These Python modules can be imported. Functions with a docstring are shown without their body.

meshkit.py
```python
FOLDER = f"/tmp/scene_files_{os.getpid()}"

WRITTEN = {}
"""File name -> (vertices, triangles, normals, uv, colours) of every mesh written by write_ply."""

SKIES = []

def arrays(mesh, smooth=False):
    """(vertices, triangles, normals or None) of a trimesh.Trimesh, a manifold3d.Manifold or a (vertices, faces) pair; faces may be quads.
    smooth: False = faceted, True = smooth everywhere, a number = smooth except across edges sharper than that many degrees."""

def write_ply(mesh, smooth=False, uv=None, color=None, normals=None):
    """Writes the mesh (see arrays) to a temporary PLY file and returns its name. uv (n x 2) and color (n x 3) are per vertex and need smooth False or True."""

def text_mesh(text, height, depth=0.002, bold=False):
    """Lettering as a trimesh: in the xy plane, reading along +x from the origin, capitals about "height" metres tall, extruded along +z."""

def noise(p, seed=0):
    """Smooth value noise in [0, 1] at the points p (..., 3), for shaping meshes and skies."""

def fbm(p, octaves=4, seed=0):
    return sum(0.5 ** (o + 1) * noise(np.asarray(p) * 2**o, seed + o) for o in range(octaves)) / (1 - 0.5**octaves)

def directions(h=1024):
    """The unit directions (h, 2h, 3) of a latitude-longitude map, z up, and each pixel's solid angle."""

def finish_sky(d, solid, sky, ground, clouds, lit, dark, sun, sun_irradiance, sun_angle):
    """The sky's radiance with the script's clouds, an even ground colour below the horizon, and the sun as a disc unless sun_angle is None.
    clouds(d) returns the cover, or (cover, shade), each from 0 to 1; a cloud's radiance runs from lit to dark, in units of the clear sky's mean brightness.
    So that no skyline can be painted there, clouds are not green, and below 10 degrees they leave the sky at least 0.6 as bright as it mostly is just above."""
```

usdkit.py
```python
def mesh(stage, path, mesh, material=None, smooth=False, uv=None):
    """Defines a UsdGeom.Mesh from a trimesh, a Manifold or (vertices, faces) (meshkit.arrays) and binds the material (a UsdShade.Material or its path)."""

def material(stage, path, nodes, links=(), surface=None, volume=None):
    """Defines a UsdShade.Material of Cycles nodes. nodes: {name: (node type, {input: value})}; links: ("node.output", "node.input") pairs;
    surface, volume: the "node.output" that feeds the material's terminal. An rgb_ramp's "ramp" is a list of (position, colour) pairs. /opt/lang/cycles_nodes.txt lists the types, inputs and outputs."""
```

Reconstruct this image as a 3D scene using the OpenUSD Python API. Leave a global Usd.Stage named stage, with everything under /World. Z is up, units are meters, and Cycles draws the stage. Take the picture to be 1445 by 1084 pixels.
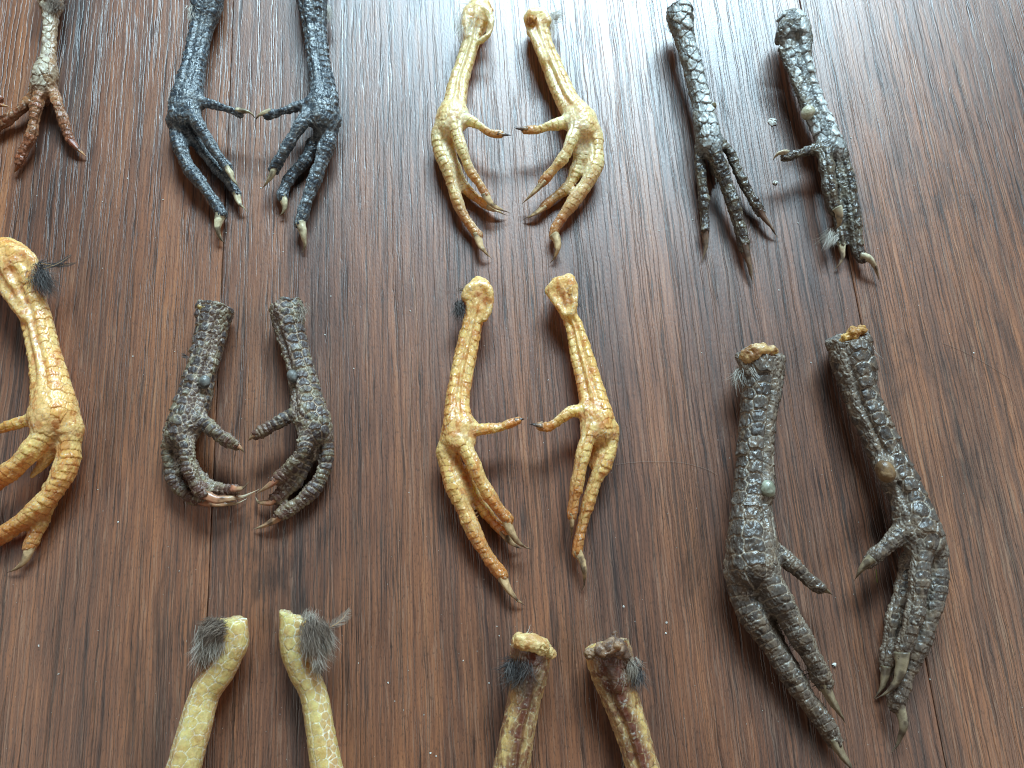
import math, numpy as np, trimesh, usdkit, meshkit
from scipy.spatial import cKDTree
from scipy.interpolate import PchipInterpolator
from pxr import Usd, UsdGeom, UsdLux, UsdShade, Gf, Sdf, Vt

stage = Usd.Stage.CreateInMemory()
UsdGeom.SetStageUpAxis(stage, 'Z'); UsdGeom.SetStageMetersPerUnit(stage, 1.0)
UsdGeom.Xform.Define(stage, '/World'); UsdGeom.Scope.Define(stage, '/World/Looks')

# ---------------------------------------------------------------- camera, light, exposure
PW, PH, FPX = 1445, 1084, 1085.0            # the photograph's frame and its focal length in pixels
TILT, DIST = math.radians(15.4), 0.362
cam = UsdGeom.Camera.Define(stage, '/World/camera')
CAM = np.array([0.0, -DIST * math.sin(TILT), DIST * math.cos(TILT)])
cam.AddTranslateOp().Set(Gf.Vec3d(*CAM)); cam.AddRotateXOp().Set(math.degrees(TILT))
cam.CreateHorizontalApertureAttr(36.0); cam.CreateVerticalApertureAttr(27.0)
cam.CreateFocalLengthAttr(36.0 * FPX / PW); cam.CreateClippingRangeAttr(Gf.Vec2f(0.01, 50))
cam.CreateExposureAttr(-0.12)

def rect_light(name, pos, target, w, h, power, color):
    L = UsdLux.RectLight.Define(stage, '/World/' + name)
    L.CreateWidthAttr(w); L.CreateHeightAttr(h); L.CreateIntensityAttr(power); L.CreateColorAttr(Gf.Vec3f(*color))
    z = np.array(pos, float) - np.array(target, float); z /= np.linalg.norm(z)
    x = np.cross([0, 0, 1], z); x /= np.linalg.norm(x); y = np.cross(z, x)
    m = Gf.Matrix4d(*x, 0, *y, 0, *z, 0, *map(float, pos), 1)
    L.AddTransformOp().Set(m)
    return L
rect_light('window_light', (0.28, 1.70, 1.30), (0.0, 0.10, 0.0), 1.15, 0.56, 60.0, (0.60, 0.85, 1.0))
rect_light('room_light_right', (2.0, -0.5, 1.5), (0.0, 0.0, 0.0), 2.2, 1.4, 1.9, (1.0, 0.95, 0.88))
rect_light('room_light_left', (-1.9, -0.6, 1.6), (0.0, 0.0, 0.0), 2.2, 1.4, 1.5, (1.0, 0.94, 0.86))

# ---------------------------------------------------------------- helpers
CT, ST = math.cos(TILT), math.sin(TILT)
def at(px, py, z=0.0):
    """The point at height z (metres) that the photograph shows at a pixel, and its distance along the lens axis."""
    d = np.array([(px - PW / 2) / FPX, -(py - PH / 2) / FPX, -1.0])
    d = np.array([d[0], d[1] * CT - d[2] * ST, d[1] * ST + d[2] * CT])
    t = (z - CAM[2]) / d[2]
    return CAM + t * d, t
def lin(c):
    c = np.asarray(c, float) / 255.0
    return np.where(c <= 0.04045, c / 12.92, ((c + 0.055) / 1.055) ** 2.4)
def sstep(a, b, x):
    t = np.clip((x - a) / (b - a), 0, 1); return t * t * (3 - 2 * t)
def lerp(a, b, t):
    t = np.asarray(t)[..., None]; return a * (1 - t) + b * t
def unit(v): return v / np.maximum(np.linalg.norm(v, axis=-1, keepdims=True), 1e-12)

USED = {}
def numbered(parent, name):
    k = (parent, name); n = USED.get(k, 0); USED[k] = n + 1
    return f'{parent}/{name}' + (f'_{n:03d}' if n else '')
def data(prim, **kw):
    for k, v in kw.items():
        if v: prim.SetCustomDataByKey(k, v)
def raw_mesh(path, v, f, n, col, mat):
    m = UsdGeom.Mesh.Define(stage, path)
    m.CreatePointsAttr(Vt.Vec3fArray.FromNumpy(v.astype(np.float32)))
    m.CreateFaceVertexCountsAttr(Vt.IntArray.FromNumpy(np.full(len(f), 3, np.int32)))
    m.CreateFaceVertexIndicesAttr(Vt.IntArray.FromNumpy(f.astype(np.int32).ravel()))
    m.CreateSubdivisionSchemeAttr('none')
    if n is not None:
        m.CreateNormalsAttr(Vt.Vec3fArray.FromNumpy(n.astype(np.float32))); m.SetNormalsInterpolation('vertex')
    if col is not None:
        UsdGeom.PrimvarsAPI(m).CreatePrimvar('col', Sdf.ValueTypeNames.Color3fArray, 'vertex').Set(Vt.Vec3fArray.FromNumpy(np.clip(col, 0.002, 0.95).astype(np.float32)))
    UsdShade.MaterialBindingAPI.Apply(m.GetPrim()).Bind(mat)
    return m
def vnormals(v, f):
    n = np.zeros_like(v); fn = np.cross(v[f[:, 1]] - v[f[:, 0]], v[f[:, 2]] - v[f[:, 0]])
    for k in range(3):
        for c in range(3): n[:, c] += np.bincount(f[:, k], fn[:, c], len(v))
    return unit(n)
def submesh(v, f, n, c, keep, origin):
    ff = f[keep]; ids, inv = np.unique(ff, return_inverse=True)
    return v[ids] - origin, inv.reshape(-1, 3), n[ids], c[ids]

# ---------------------------------------------------------------- materials
def skin_material(name, rough=0.42, bump=0.5, coat=0.0, sss=0.0, spec=0.5):
    n = {'a': ('attribute', {'attribute': 'col'}), 'g': ('geometry', {}),
         'n1': ('noise_texture', {'scale': 1500.0, 'detail': 3.0, 'roughness': 0.6}),
         'n2': ('noise_texture', {'scale': 420.0, 'detail': 4.0, 'roughness': 0.65}),
         'n3': ('noise_texture', {'scale': 130.0, 'detail': 3.0, 'roughness': 0.6}), 'rs': ('math', {'math_type': 'add'}),
         'r': ('map_range', {'from_min': 0.75, 'from_max': 1.25, 'to_min': rough - 0.14, 'to_max': rough + 0.24}),
         'ad': ('math', {'math_type': 'add'}), 'b': ('bump', {'strength': bump, 'distance': 0.0005}),
         'p': ('principled_bsdf', {'coat_weight': coat, 'coat_roughness': 0.25, 'specular_ior_level': spec})}
    if sss:
        n['p'][1].update({'subsurface_weight': sss, 'subsurface_scale': 0.002, 'subsurface_radius': (1.0, 0.55, 0.25)})
    return usdkit.material(stage, '/World/Looks/' + name, n, [
        ('g.position', 'n1.vector'), ('g.position', 'n2.vector'), ('g.position', 'n3.vector'), ('n2.fac', 'rs.value1'), ('n3.fac', 'rs.value2'), ('rs.value', 'r.value'), ('r.result', 'p.roughness'),
        ('n1.fac', 'ad.value1'), ('n2.fac', 'ad.value2'), ('ad.value', 'b.height'), ('b.normal', 'p.normal'),
        ('a.color', 'p.base_color')], 'p.BSDF')
M_skin = skin_material('scaly_skin', 0.40, 0.45, sss=0.0)
M_glossy = skin_material('glossy_scales', 0.30, 0.30)
M_wax = skin_material('waxy_skin', 0.34, 0.28, coat=0.25, sss=0.35)
M_claw = skin_material('claw_horn', 0.30, 0.22, sss=0.0)
M_joint = skin_material('cartilage', 0.36, 0.5, sss=0.2)
def fibre_material(name, color, rough=0.6):
    return usdkit.material(stage, '/World/Looks/' + name, {'p': ('principled_bsdf', {'base_color': lin(color), 'roughness': rough, 'specular_ior_level': 0.3})}, [], 'p.BSDF')
FIB = {'dark': [fibre_material('feather_dark', (58, 54, 53)), fibre_material('feather_dark_grey', (104, 98, 94))],
       'grey': [fibre_material('down_grey', (186, 174, 160)), fibre_material('down_brown', (148, 134, 118))],
       'white': [fibre_material('down_white', (222, 218, 208)), fibre_material('down_pale', (190, 184, 172))],
       'brown': [fibre_material('down_light_brown', (150, 132, 116)), fibre_material('down_mid_brown', (112, 96, 84))]}
QUILL = fibre_material('quill_tan', (186, 140, 88))

# ---------------------------------------------------------------- the floor
vp = np.array([(477 - PW / 2) / FPX, (3394 + PH / 2) / FPX])
GRAIN = math.atan2(vp[0], vp[1] * CT + ST)            # the planks run along +y turned by this angle
ga, gb = np.array([math.sin(GRAIN), math.cos(GRAIN)]), np.array([math.cos(GRAIN), -math.sin(GRAIN)])
def wood_material(name, seed, tint, knots=0.58):
    t = np.asarray(tint, float)
    C = lambda c: tuple(lin(c) * t * (1.04, 1.04, 0.92))
    n = {'g': ('geometry', {}),
         'rot': ('mapping', {'mapping_type': 'point', 'rotation': (0, 0, GRAIN), 'location': (seed * 0.737, seed * 0.41, 0)}),
         'wob': ('noise_texture', {'scale': 9.0, 'detail': 2.0}),
         'wob2': ('noise_texture', {'scale': 60.0, 'detail': 2.0}),
         'wm': ('math', {'math_type': 'multiply_add', 'value2': 0.010, 'value3': -0.005}),
         'wm2': ('math', {'math_type': 'multiply_add', 'value2': 0.0022, 'value3': -0.0011}),
         'wob3': ('noise_texture', {'scale': 420.0, 'detail': 2.0}), 'wm3': ('math', {'math_type': 'multiply_add', 'value2': 0.0016, 'value3': -0.0008}), 'wa3': ('math', {'math_type': 'add'}),
         'wa': ('math', {'math_type': 'add'}),
         'wv': ('combine_xyz', {}), 'p2': ('vector_math', {'math_type': 'add'}),
         'mS': ('mapping', {'mapping_type': 'point', 'scale': (1, 0.16, 1)}),
         'mA': ('mapping', {'mapping_type': 'point', 'scale': (1, 0.10, 1)}),
         'mB': ('mapping', {'mapping_type': 'point', 'scale': (1, 0.008, 1)}),
         'mC': ('mapping', {'mapping_type': 'point', 'scale': (1, 0.011, 1)}),
         'mD': ('mapping', {'mapping_type': 'point', 'scale': (1, 0.026, 1)}),
         'mE': ('mapping', {'mapping_type': 'point', 'scale': (1, 0.30, 1)}),
         'big': ('noise_texture', {'scale': 26.0, 'detail': 4.0, 'roughness': 0.6, 'distortion': 0.4}),
         'band': ('noise_texture', {'scale': 310.0, 'detail': 3.0, 'roughness': 0.55}),
         'line': ('noise_texture', {'scale': 430.0, 'detail': 2.0, 'roughness': 0.5}),
         'fine': ('noise_texture', {'scale': 1100.0, 'detail': 4.0, 'roughness': 0.7}),
         'pore': ('noise_texture', {'scale': 1500.0, 'detail': 3.0, 'roughness': 0.65}),
         'knot': ('noise_texture', {'scale': 22.0, 'detail': 5.0, 'roughness': 0.68, 'distortion': 0.6}),
         'strip': ('noise_texture', {'scale': 30.0, 'detail': 3.0, 'roughness': 0.6}), 'mT': ('mapping', {'mapping_type': 'point', 'scale': (1, 0.03, 1), 'location': (0.31, 0.2, 0)}), 't0': ('math', {'math_type': 'multiply_add', 'value2': 0.48, 'value3': -0.375}),
         'light': ('noise_texture', {'scale': 380.0, 'detail': 2.0, 'roughness': 0.5, 'w': 3.0}), 'mL': ('mapping', {'mapping_type': 'point', 'scale': (1, 0.02, 1), 'location': (1.7, 0.3, 0)}),
         'g0': ('math', {'math_type': 'subtract', 'value2': 0.53}), 'g1': ('math', {'math_type': 'absolute'}),
         'g2': ('map_range', {'range_type': 'smoothstep', 'from_min': 0.004, 'from_max': 0.022, 'to_min': 0.26, 'to_max': 0.0}),
         'lm': ('mix_color', {'blend_type': 'mix', 'b': tuple(lin((170, 138, 114)) * t)}),
         'po': ('map_range', {'range_type': 'smoothstep', 'from_min': 0.34, 'from_max': 0.46, 'to_min': 0.58, 'to_max': 1.0}),
         'lk2': ('math', {'math_type': 'multiply'}),
         # tone
         't1': ('math', {'math_type': 'multiply_add', 'value2': 0.34, 'value3': -0.07}),
         't2': ('math', {'math_type': 'multiply_add', 'value2': 0.34}),
         't3': ('math', {'math_type': 'multiply_add', 'value2': 0.62}),
         'ramp': ('rgb_ramp', {'ramp': [(0.22, C((40, 30, 28))), (0.38, C((76, 50, 42))), (0.52, C((116, 73, 53))), (0.66, C((150, 95, 64))), (0.80, C((178, 126, 90)))]}),
         # groove lines where the line noise crosses its middle
         'l0': ('math', {'math_type': 'subtract', 'value2': 0.5}), 'l1': ('math', {'math_type': 'absolute'}),
         'l2': ('map_range', {'range_type': 'smoothstep', 'from_min': 0.0, 'from_max': 0.034, 'to_min': 0.0, 'to_max': 1.0}),
         'ld': ('map_range', {'from_min': 0.0, 'from_max': 1.0, 'to_min': 0.36, 'to_max': 1.0}),
         'kd': ('map_range', {'range_type': 'smoothstep', 'from_min': knots, 'from_max': knots + 0.12, 'to_min': 1.0, 'to_max': 0.45}),
         'lk': ('math', {'math_type': 'multiply'}),
         'mul': ('mix_color', {'blend_type': 'multiply', 'fac': 1.0}),
         'lc': ('combine_xyz', {}),
         # relief
         'h1': ('math', {'math_type': 'multiply_add', 'value2': 0.55}),
         'h2': ('math', {'math_type': 'multiply_add', 'value2': 0.42}),
         'h3': ('math', {'math_type': 'multiply', 'value2': 0.55}),
         'bump': ('bump', {'strength': 0.9, 'distance': 0.0002}),
         'rr': ('map_range', {'from_min': 0.3, 'from_max': 0.7, 'to_min': 0.34, 'to_max': 0.46}),
         'p': ('principled_bsdf', {'specular_ior_level': 0.75, 'coat_weight': 0.9, 'coat_roughness': 0.44, 'coat_ior': 1.55})}
    L = [('g.position', 'rot.vector'), ('rot.vector', 'mS.vector'), ('mS.vector', 'wob.vector'), ('mS.vector', 'wob2.vector'),
         ('wob.fac', 'wm.value1'), ('wob2.fac', 'wm2.value1'), ('wm.value', 'wa.value1'), ('wm2.value', 'wa.value2'), ('mS.vector', 'wob3.vector'), ('wob3.fac', 'wm3.value1'), ('wa.value', 'wa3.value1'), ('wm3.value', 'wa3.value2'), ('wa3.value', 'wv.x'),
         ('rot.vector', 'p2.vector1'), ('wv.vector', 'p2.vector2')]
    for m, tx in (('mA', 'big'), ('mB', 'band'), ('mC', 'line'), ('mD', 'fine'), ('mE', 'pore')):
        L += [('p2.vector', m + '.vector'), (m + '.vector', tx + '.vector')]
    L += [('mE.vector', 'knot.vector'),
          ('p2.vector', 'mT.vector'), ('mT.vector', 'strip.vector'), ('strip.fac', 't0.value1'), ('t0.value', 't1.value3'), ('big.fac', 't1.value1'), ('band.fac', 't2.value1'), ('t1.value', 't2.value3'), ('fine.fac', 't3.value1'), ('t2.value', 't3.value3'), ('t3.value', 'ramp.fac'),
          ('line.fac', 'l0.value1'), ('l0.value', 'l1.value1'), ('l1.value', 'l2.value'), ('l2.result', 'ld.value'),
          ('knot.fac', 'kd.value'), ('ld.result', 'lk.value1'), ('kd.result', 'lk.value2'),
          ('pore.fac', 'po.value'), ('lk.value', 'lk2.value1'), ('po.result', 'lk2.value2'), ('lk2.value', 'lc.x'), ('lk2.value', 'lc.y'), ('lk2.value', 'lc.z'), ('p2.vector', 'mL.vector'), ('mL.vector', 'light.vector'), ('light.fac', 'g0.value1'), ('g0.value', 'g1.value1'), ('g1.value', 'g2.value'), ('g2.result', 'lm.fac'), ('ramp.color', 'lm.a'), ('lm.result', 'mul.a'), ('lc.vector', 'mul.b'), ('mul.result', 'p.base_color'),
          ('l2.result', 'h3.value1'), ('fine.fac', 'h2.value1'), ('h3.value', 'h2.value3'), ('pore.fac', 'h1.value1'), ('h2.value', 'h1.value3'), ('h1.value', 'bump.height'),
          ('bump.normal', 'p.normal'), ('bump.normal', 'p.coat_normal'), ('fine.fac', 'rr.value'), ('rr.result', 'p.roughness')]
    return usdkit.material(stage, '/World/Looks/' + name, n, L, 'p.BSDF')

floor = UsdGeom.Xform.Define(stage, '/World/floor'); data(floor.GetPrim(), kind='structure')
sL = float(at(308, 500)[0][:2] @ gb); sR = float(at(1224, 500)[0][:2] @ gb); PWID = sR - sL
groove_mat = usdkit.material(stage, '/World/Looks/plank_core', {'p': ('principled_bsdf', {'base_color': lin((96, 40, 34)), 'roughness': 0.7})}, [], 'p.BSDF')
TINTS = [(1.02, 0.98, 0.94), (0.94, 0.93, 0.95), (1.12, 1.08, 0.98), (1.05, 1.05, 1.04), (0.96, 0.95, 0.95)]
def plank(k):
    a, b = sL + (k - 1) * PWID, sL + k * PWID
    gp, ch, th = 0.00018, 0.00035, 0.012
    prof = [(a + gp, -th), (a + gp, -ch), (a + gp + ch, 0.0), (b - gp - ch, 0.0), (b - gp, -ch), (b - gp, -th)]
    ys = np.linspace(-0.75, 1.35, 22)
    v, f, m = [], [], len(prof)
    for y in ys:
        for (x, z) in prof:
            q = gb * x + ga * y; v.append((q[0], q[1], z))
    for i in range(len(ys) - 1):
        for j in range(m):
            j2 = (j + 1) % m; p0, p1, p2, p3 = i * m + j, i * m + j2, (i + 1) * m + j2, (i + 1) * m + j
            f += [(p0, p2, p1), (p0, p3, p2)]
    for i0, s in ((0, 1), ((len(ys) - 1) * m, -1)):
        for j in range(1, m - 1): f.append((i0, i0 + j, i0 + j + 1)[::s])
    t = trimesh.Trimesh(np.array(v), np.array(f), process=False); t.fix_normals()
    usdkit.mesh(stage, numbered('/World/floor', 'plank'), t, wood_material(f'wood_plank_tone_{k + 1}', k * 1.7 + 3.1, TINTS[k % 5], 0.55 if k == 2 else 0.59))
for k in range(-1, 4): plank(k)
sub = trimesh.creation.box([2.6, 2.4, 0.01]); sub.apply_translation([0, 0.3, -0.018])
usdkit.mesh(stage, '/World/floor/underlay', sub, groove_mat)

# ---------------------------------------------------------------- feet: a smooth union of tapered chains, meshed, then given scales
STEP = 0.0005
class Chain:
    def __init__(s, kind, pts, dorsal, claw=None, label=None, seed=0, **kw):
        """pts: (px, py, radius px, height mm or None = lying on the floor)."""
        s.kind, s.claw, s.seed, s.kw = kind, claw, seed, kw
        P, R = [], []
        for x, y, r, z in pts:
            zz = 0.006 if z is None else z * 0.001
            q, t = at(x, y, zz)
            if z is None:
                for _ in range(2): q, t = at(x, y, r * t / FPX * 0.96)
            P.append(q); R.append(r * t / FPX)
        P, R = np.array(P), np.array(R)
        d = np.r_[0, np.cumsum(np.linalg.norm(np.diff(P, axis=0), axis=1))]
        n = max(4, int(d[-1] / STEP)); u = np.linspace(0, d[-1], n)
        s.P = np.column_stack([PchipInterpolator(d, P[:, k])(u) for k in range(3)]) if len(P) > 2 else P[0] + (P[-1] - P[0]) * (u / d[-1])[:, None]
        s.R = PchipInterpolator(d, R)(u) if len(P) > 2 else np.interp(u, d, R)
        if kind in ('toe', 'back_toe'):                       # knuckles
            ph = (np.random.default_rng(seed).random()) * 0.3
            s.R = s.R * (1 + 0.065 * np.cos(2 * np.pi * (u / d[-1] * (3 if kind == 'toe' else 2) + ph)) - (0.05 if not kw.get('fat') else 0.10))
        g = np.random.default_rng(seed + 5)
        s.R = s.R * (1 + 0.05 * (meshkit.fbm(np.column_stack([u * 220, u * 0 + seed * 3.3, u * 0]), 3) - 0.5))
        s.u, s.L = u, d[-1]
        T = unit(np.gradient(s.P, axis=0)); D = np.tile(np.asarray(dorsal, float), (n, 1))
        D = unit(D - (D * T).sum(1, keepdims=True) * T); s.T, s.D, s.B = T, D, np.cross(T, D)
        if s.B[:, 2].mean() < 0: s.B = -s.B                   # positive angles turn towards the upper side
        s.tree = cKDTree(s.P)
    def dist(s, p, ub):
        d, i = s.tree.query(p, distance_upper_bound=s.R.max() + ub, workers=-1)
        ok = np.isfinite(d); i = np.where(ok, i, 0)
        return np.where(ok, d - s.R[i], 9.0), i
    def surface(s, p, i, sc):
        """(height, cell mask, random, granular flag, position along) of the scales at points p."""
        c, r = s.P[i], s.R[i]; q = p - c
        su = s.u[i] + (q * s.T[i]).sum(1)
        th = np.arctan2((q * s.B[i]).sum(1), (q * s.D[i]).sum(1))
        rm = float(np.median(s.R)); t = th * rm
        g = np.random.default_rng(1000 + s.seed)
        S, TT, ID, GR = [], [], [], []
        k = 0
        def lattice(t0, t1, ps, pt, jit, gran):
            nonlocal k
            for a in np.arange(-0.004, s.L + 0.008, ps):
                row = int(round(a / ps)) % 2
                for b in np.arange(t0 + (0.5 * pt if row else 0), t1, pt):
                    S.append(a + g.normal() * jit * ps); TT.append(b + g.normal() * jit * pt); ID.append(k); GR.append(gran); k += 1
        W = np.pi * rm
        if s.kind in ('toe', 'back_toe'):
            p0 = sc['ring']; a = -0.003; half = 1.15 * rm
            while a < s.L + 0.006:
                c0 = 0.10 * g.normal()
                for b in np.linspace(-1.0, 1.0, 7):
                    S.append(a + p0 * (0.25 * b * b + c0 * b)); TT.append(b * half); ID.append(k); GR.append(0.0)
                k += 1; a += p0 * g.uniform(0.65, 1.4)
            lattice(-W, -half - 0.0013, 0.0013, 0.0013, 0.2, 1.0); lattice(half + 0.0013, W, 0.0013, 0.0013, 0.2, 1.0)
        elif s.kind == 'shank':
            ph = sc['plate']; h1 = sc.get('front', 0.62) * rm; off = sc.get('cols', 0.33) * rm
            for col, sh in ((-off, 0.0), (off, 0.5)):
                a = -0.004 + sh * ph
                while a < s.L + 0.006:
                    j = g.normal() * 0.07 * ph
                    for b in (-0.5, 0.0, 0.5):
                        S.append(a + j + abs(b) * 0.5 * ph * 0.4); TT.append(col + b * off * 0.9); ID.append(k); GR.append(0.0)
                    k += 1; a += ph * g.uniform(0.86, 1.14)
            gs = sc['grain']; lo = 2.0 * off + 0.5 * gs
            back = sc.get('back', 2.0) * rm
            lattice(-W, -lo, gs, gs, 0.22, 1.0)
            lattice(lo, back - 0.5 * ph, gs, gs, 0.22, 1.0)
            a = -0.003
            while a < s.L + 0.006:
                for b in (-0.25, 0.25):
                    S.append(a); TT.append(back + b * ph); ID.append(k); GR.append(0.0)
                k += 1; a += ph * g.uniform(0.75, 1.0)
            lattice(back + 0.8 * ph, W + 0.001, gs, gs, 0.2, 1.0)
        else:
            lattice(-W - 0.001, W + 0.001, sc['grain'] * 0.8, sc['grain'] * 0.8, 0.28, 1.0)
        seeds = np.column_stack([S, TT]); ID = np.array(ID); GR = np.array(GR)
        wob = 0.0005 * (meshkit.noise(p * 700 + s.seed) - 0.5)
        d, j = cKDTree(seeds).query(np.column_stack([su + wob, t + wob]), k=min(12, len(seeds)), workers=-1)
        ids = ID[j]; other = np.where(ids != ids[:, :1], d, 9.0).min(1)
        edge = np.minimum(other - d[:, 0], 0.004)
        rnd = (np.sin(ids[:, 0] * 78.233 + s.seed * 3.7) * 43758.5453) % 1.0
        gran = GR[j[:, 0]]
        w = np.where(gran > 0.5, 0.0007, sc.get('edge', 0.0009))
        m = sstep(0.0, 1.0, edge / (w * 0.75))
        tilt = np.where(gran > 0.5, 0.0, np.clip((su - seeds[j[:, 0], 0]) / 0.002, -0.8, 1.0))
        h = m * np.where(gran > 0.5, sc.get('hg', 0.00018), sc['h'] * (1.0 if s.kind == 'shank' else sc.get('hr', 0.8))) * (1 + sc.get('tilt', 0.6) * tilt) * (0.6 + 0.8 * rnd) * np.clip(0.1 + 1.8 * meshkit.fbm(p * 230 + 3 * s.seed, 3, 5), 0.25, 1.4)
        if s.kind in ('toe', 'back_toe'): h = h - 0.0006 * np.exp(-((np.abs(th) - 1.45) / 0.22) ** 2) - 0.0004 * (1 + np.cos(2 * th + 0.6)) * 0.5 * sstep(0.0, 0.3, su / s.L)
        if s.kind == 'shank': h = h - 0.0005 * (0.5 + 0.5 * np.cos(3 * th + s.seed))
        if s.kind == 'shank':                                # tendon grooves along the shank
            un = su / s.L
            for tg, dp, wd in sc.get('grooves', ()):
                wav = 0.16 * (meshkit.noise(np.column_stack([su * 90, su * 0 + s.seed, su * 0])) - 0.5)
                h = h - dp * np.exp(-((th - tg - wav) / wd) ** 2) * sstep(0.02, 0.2, un) * sstep(1.0, 0.72, un)
        return h, m, rnd, gran, su / s.L, th

def surface_nets(F, lo, res):
    nx, ny, nz = F.shape; inside = F < 0
    cnt = np.zeros((nx - 1, ny - 1, nz - 1), np.int8)
    for a in (0, 1):
        for b in (0, 1):
            for c in (0, 1): cnt += inside[a:nx - 1 + a, b:ny - 1 + b, c:nz - 1 + c]
    act = (cnt > 0) & (cnt < 8); idx = np.full(act.shape, -1); idx[act] = np.arange(act.sum())
    cells = np.argwhere(act); acc = np.zeros((len(cells), 3)); n = np.zeros(len(cells))
    cor = [(a, b, c) for a in (0, 1) for b in (0, 1) for c in (0, 1)]
    for i in range(8):
        for j in range(i + 1, 8):
            if sum(x != y for x, y in zip(cor[i], cor[j])) != 1: continue
            A, B = cells + cor[i], cells + cor[j]
            fa, fb = F[tuple(A.T)], F[tuple(B.T)]; x = (fa < 0) != (fb < 0)
            t = fa[x] / (fa[x] - fb[x]); acc[x] += A[x] + (B[x] - A[x]) * t[:, None]; n[x] += 1
    V = lo + acc / n[:, None] * res; faces = []
    for ax in range(3):
        o1, o2 = [(1, 2), (2, 0), (0, 1)][ax]
        sl0 = [slice(None)] * 3; sl1 = [slice(None)] * 3; sl0[ax] = slice(0, -1); sl1[ax] = slice(1, None)
        e = np.argwhere(inside[tuple(sl0)] != inside[tuple(sl1)])
        e = e[(e[:, o1] > 0) & (e[:, o2] > 0) & (e[:, o1] < F.shape[o1] - 1) & (e[:, o2] < F.shape[o2] - 1)]
        flip = inside[tuple(e.T)]
        q = []
        for da, db in ((1, 1), (0, 1), (0, 0), (1, 0)):
            k = e.copy(); k[:, o1] -= da; k[:, o2] -= db; q.append(idx[tuple(k.T)])
        q = np.column_stack(q); q = np.where(flip[:, None], q, q[:, ::-1])
        faces += [q[:, [0, 1, 2]], q[:, [0, 2, 3]]]
    return V, np.vstack(faces)

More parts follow.
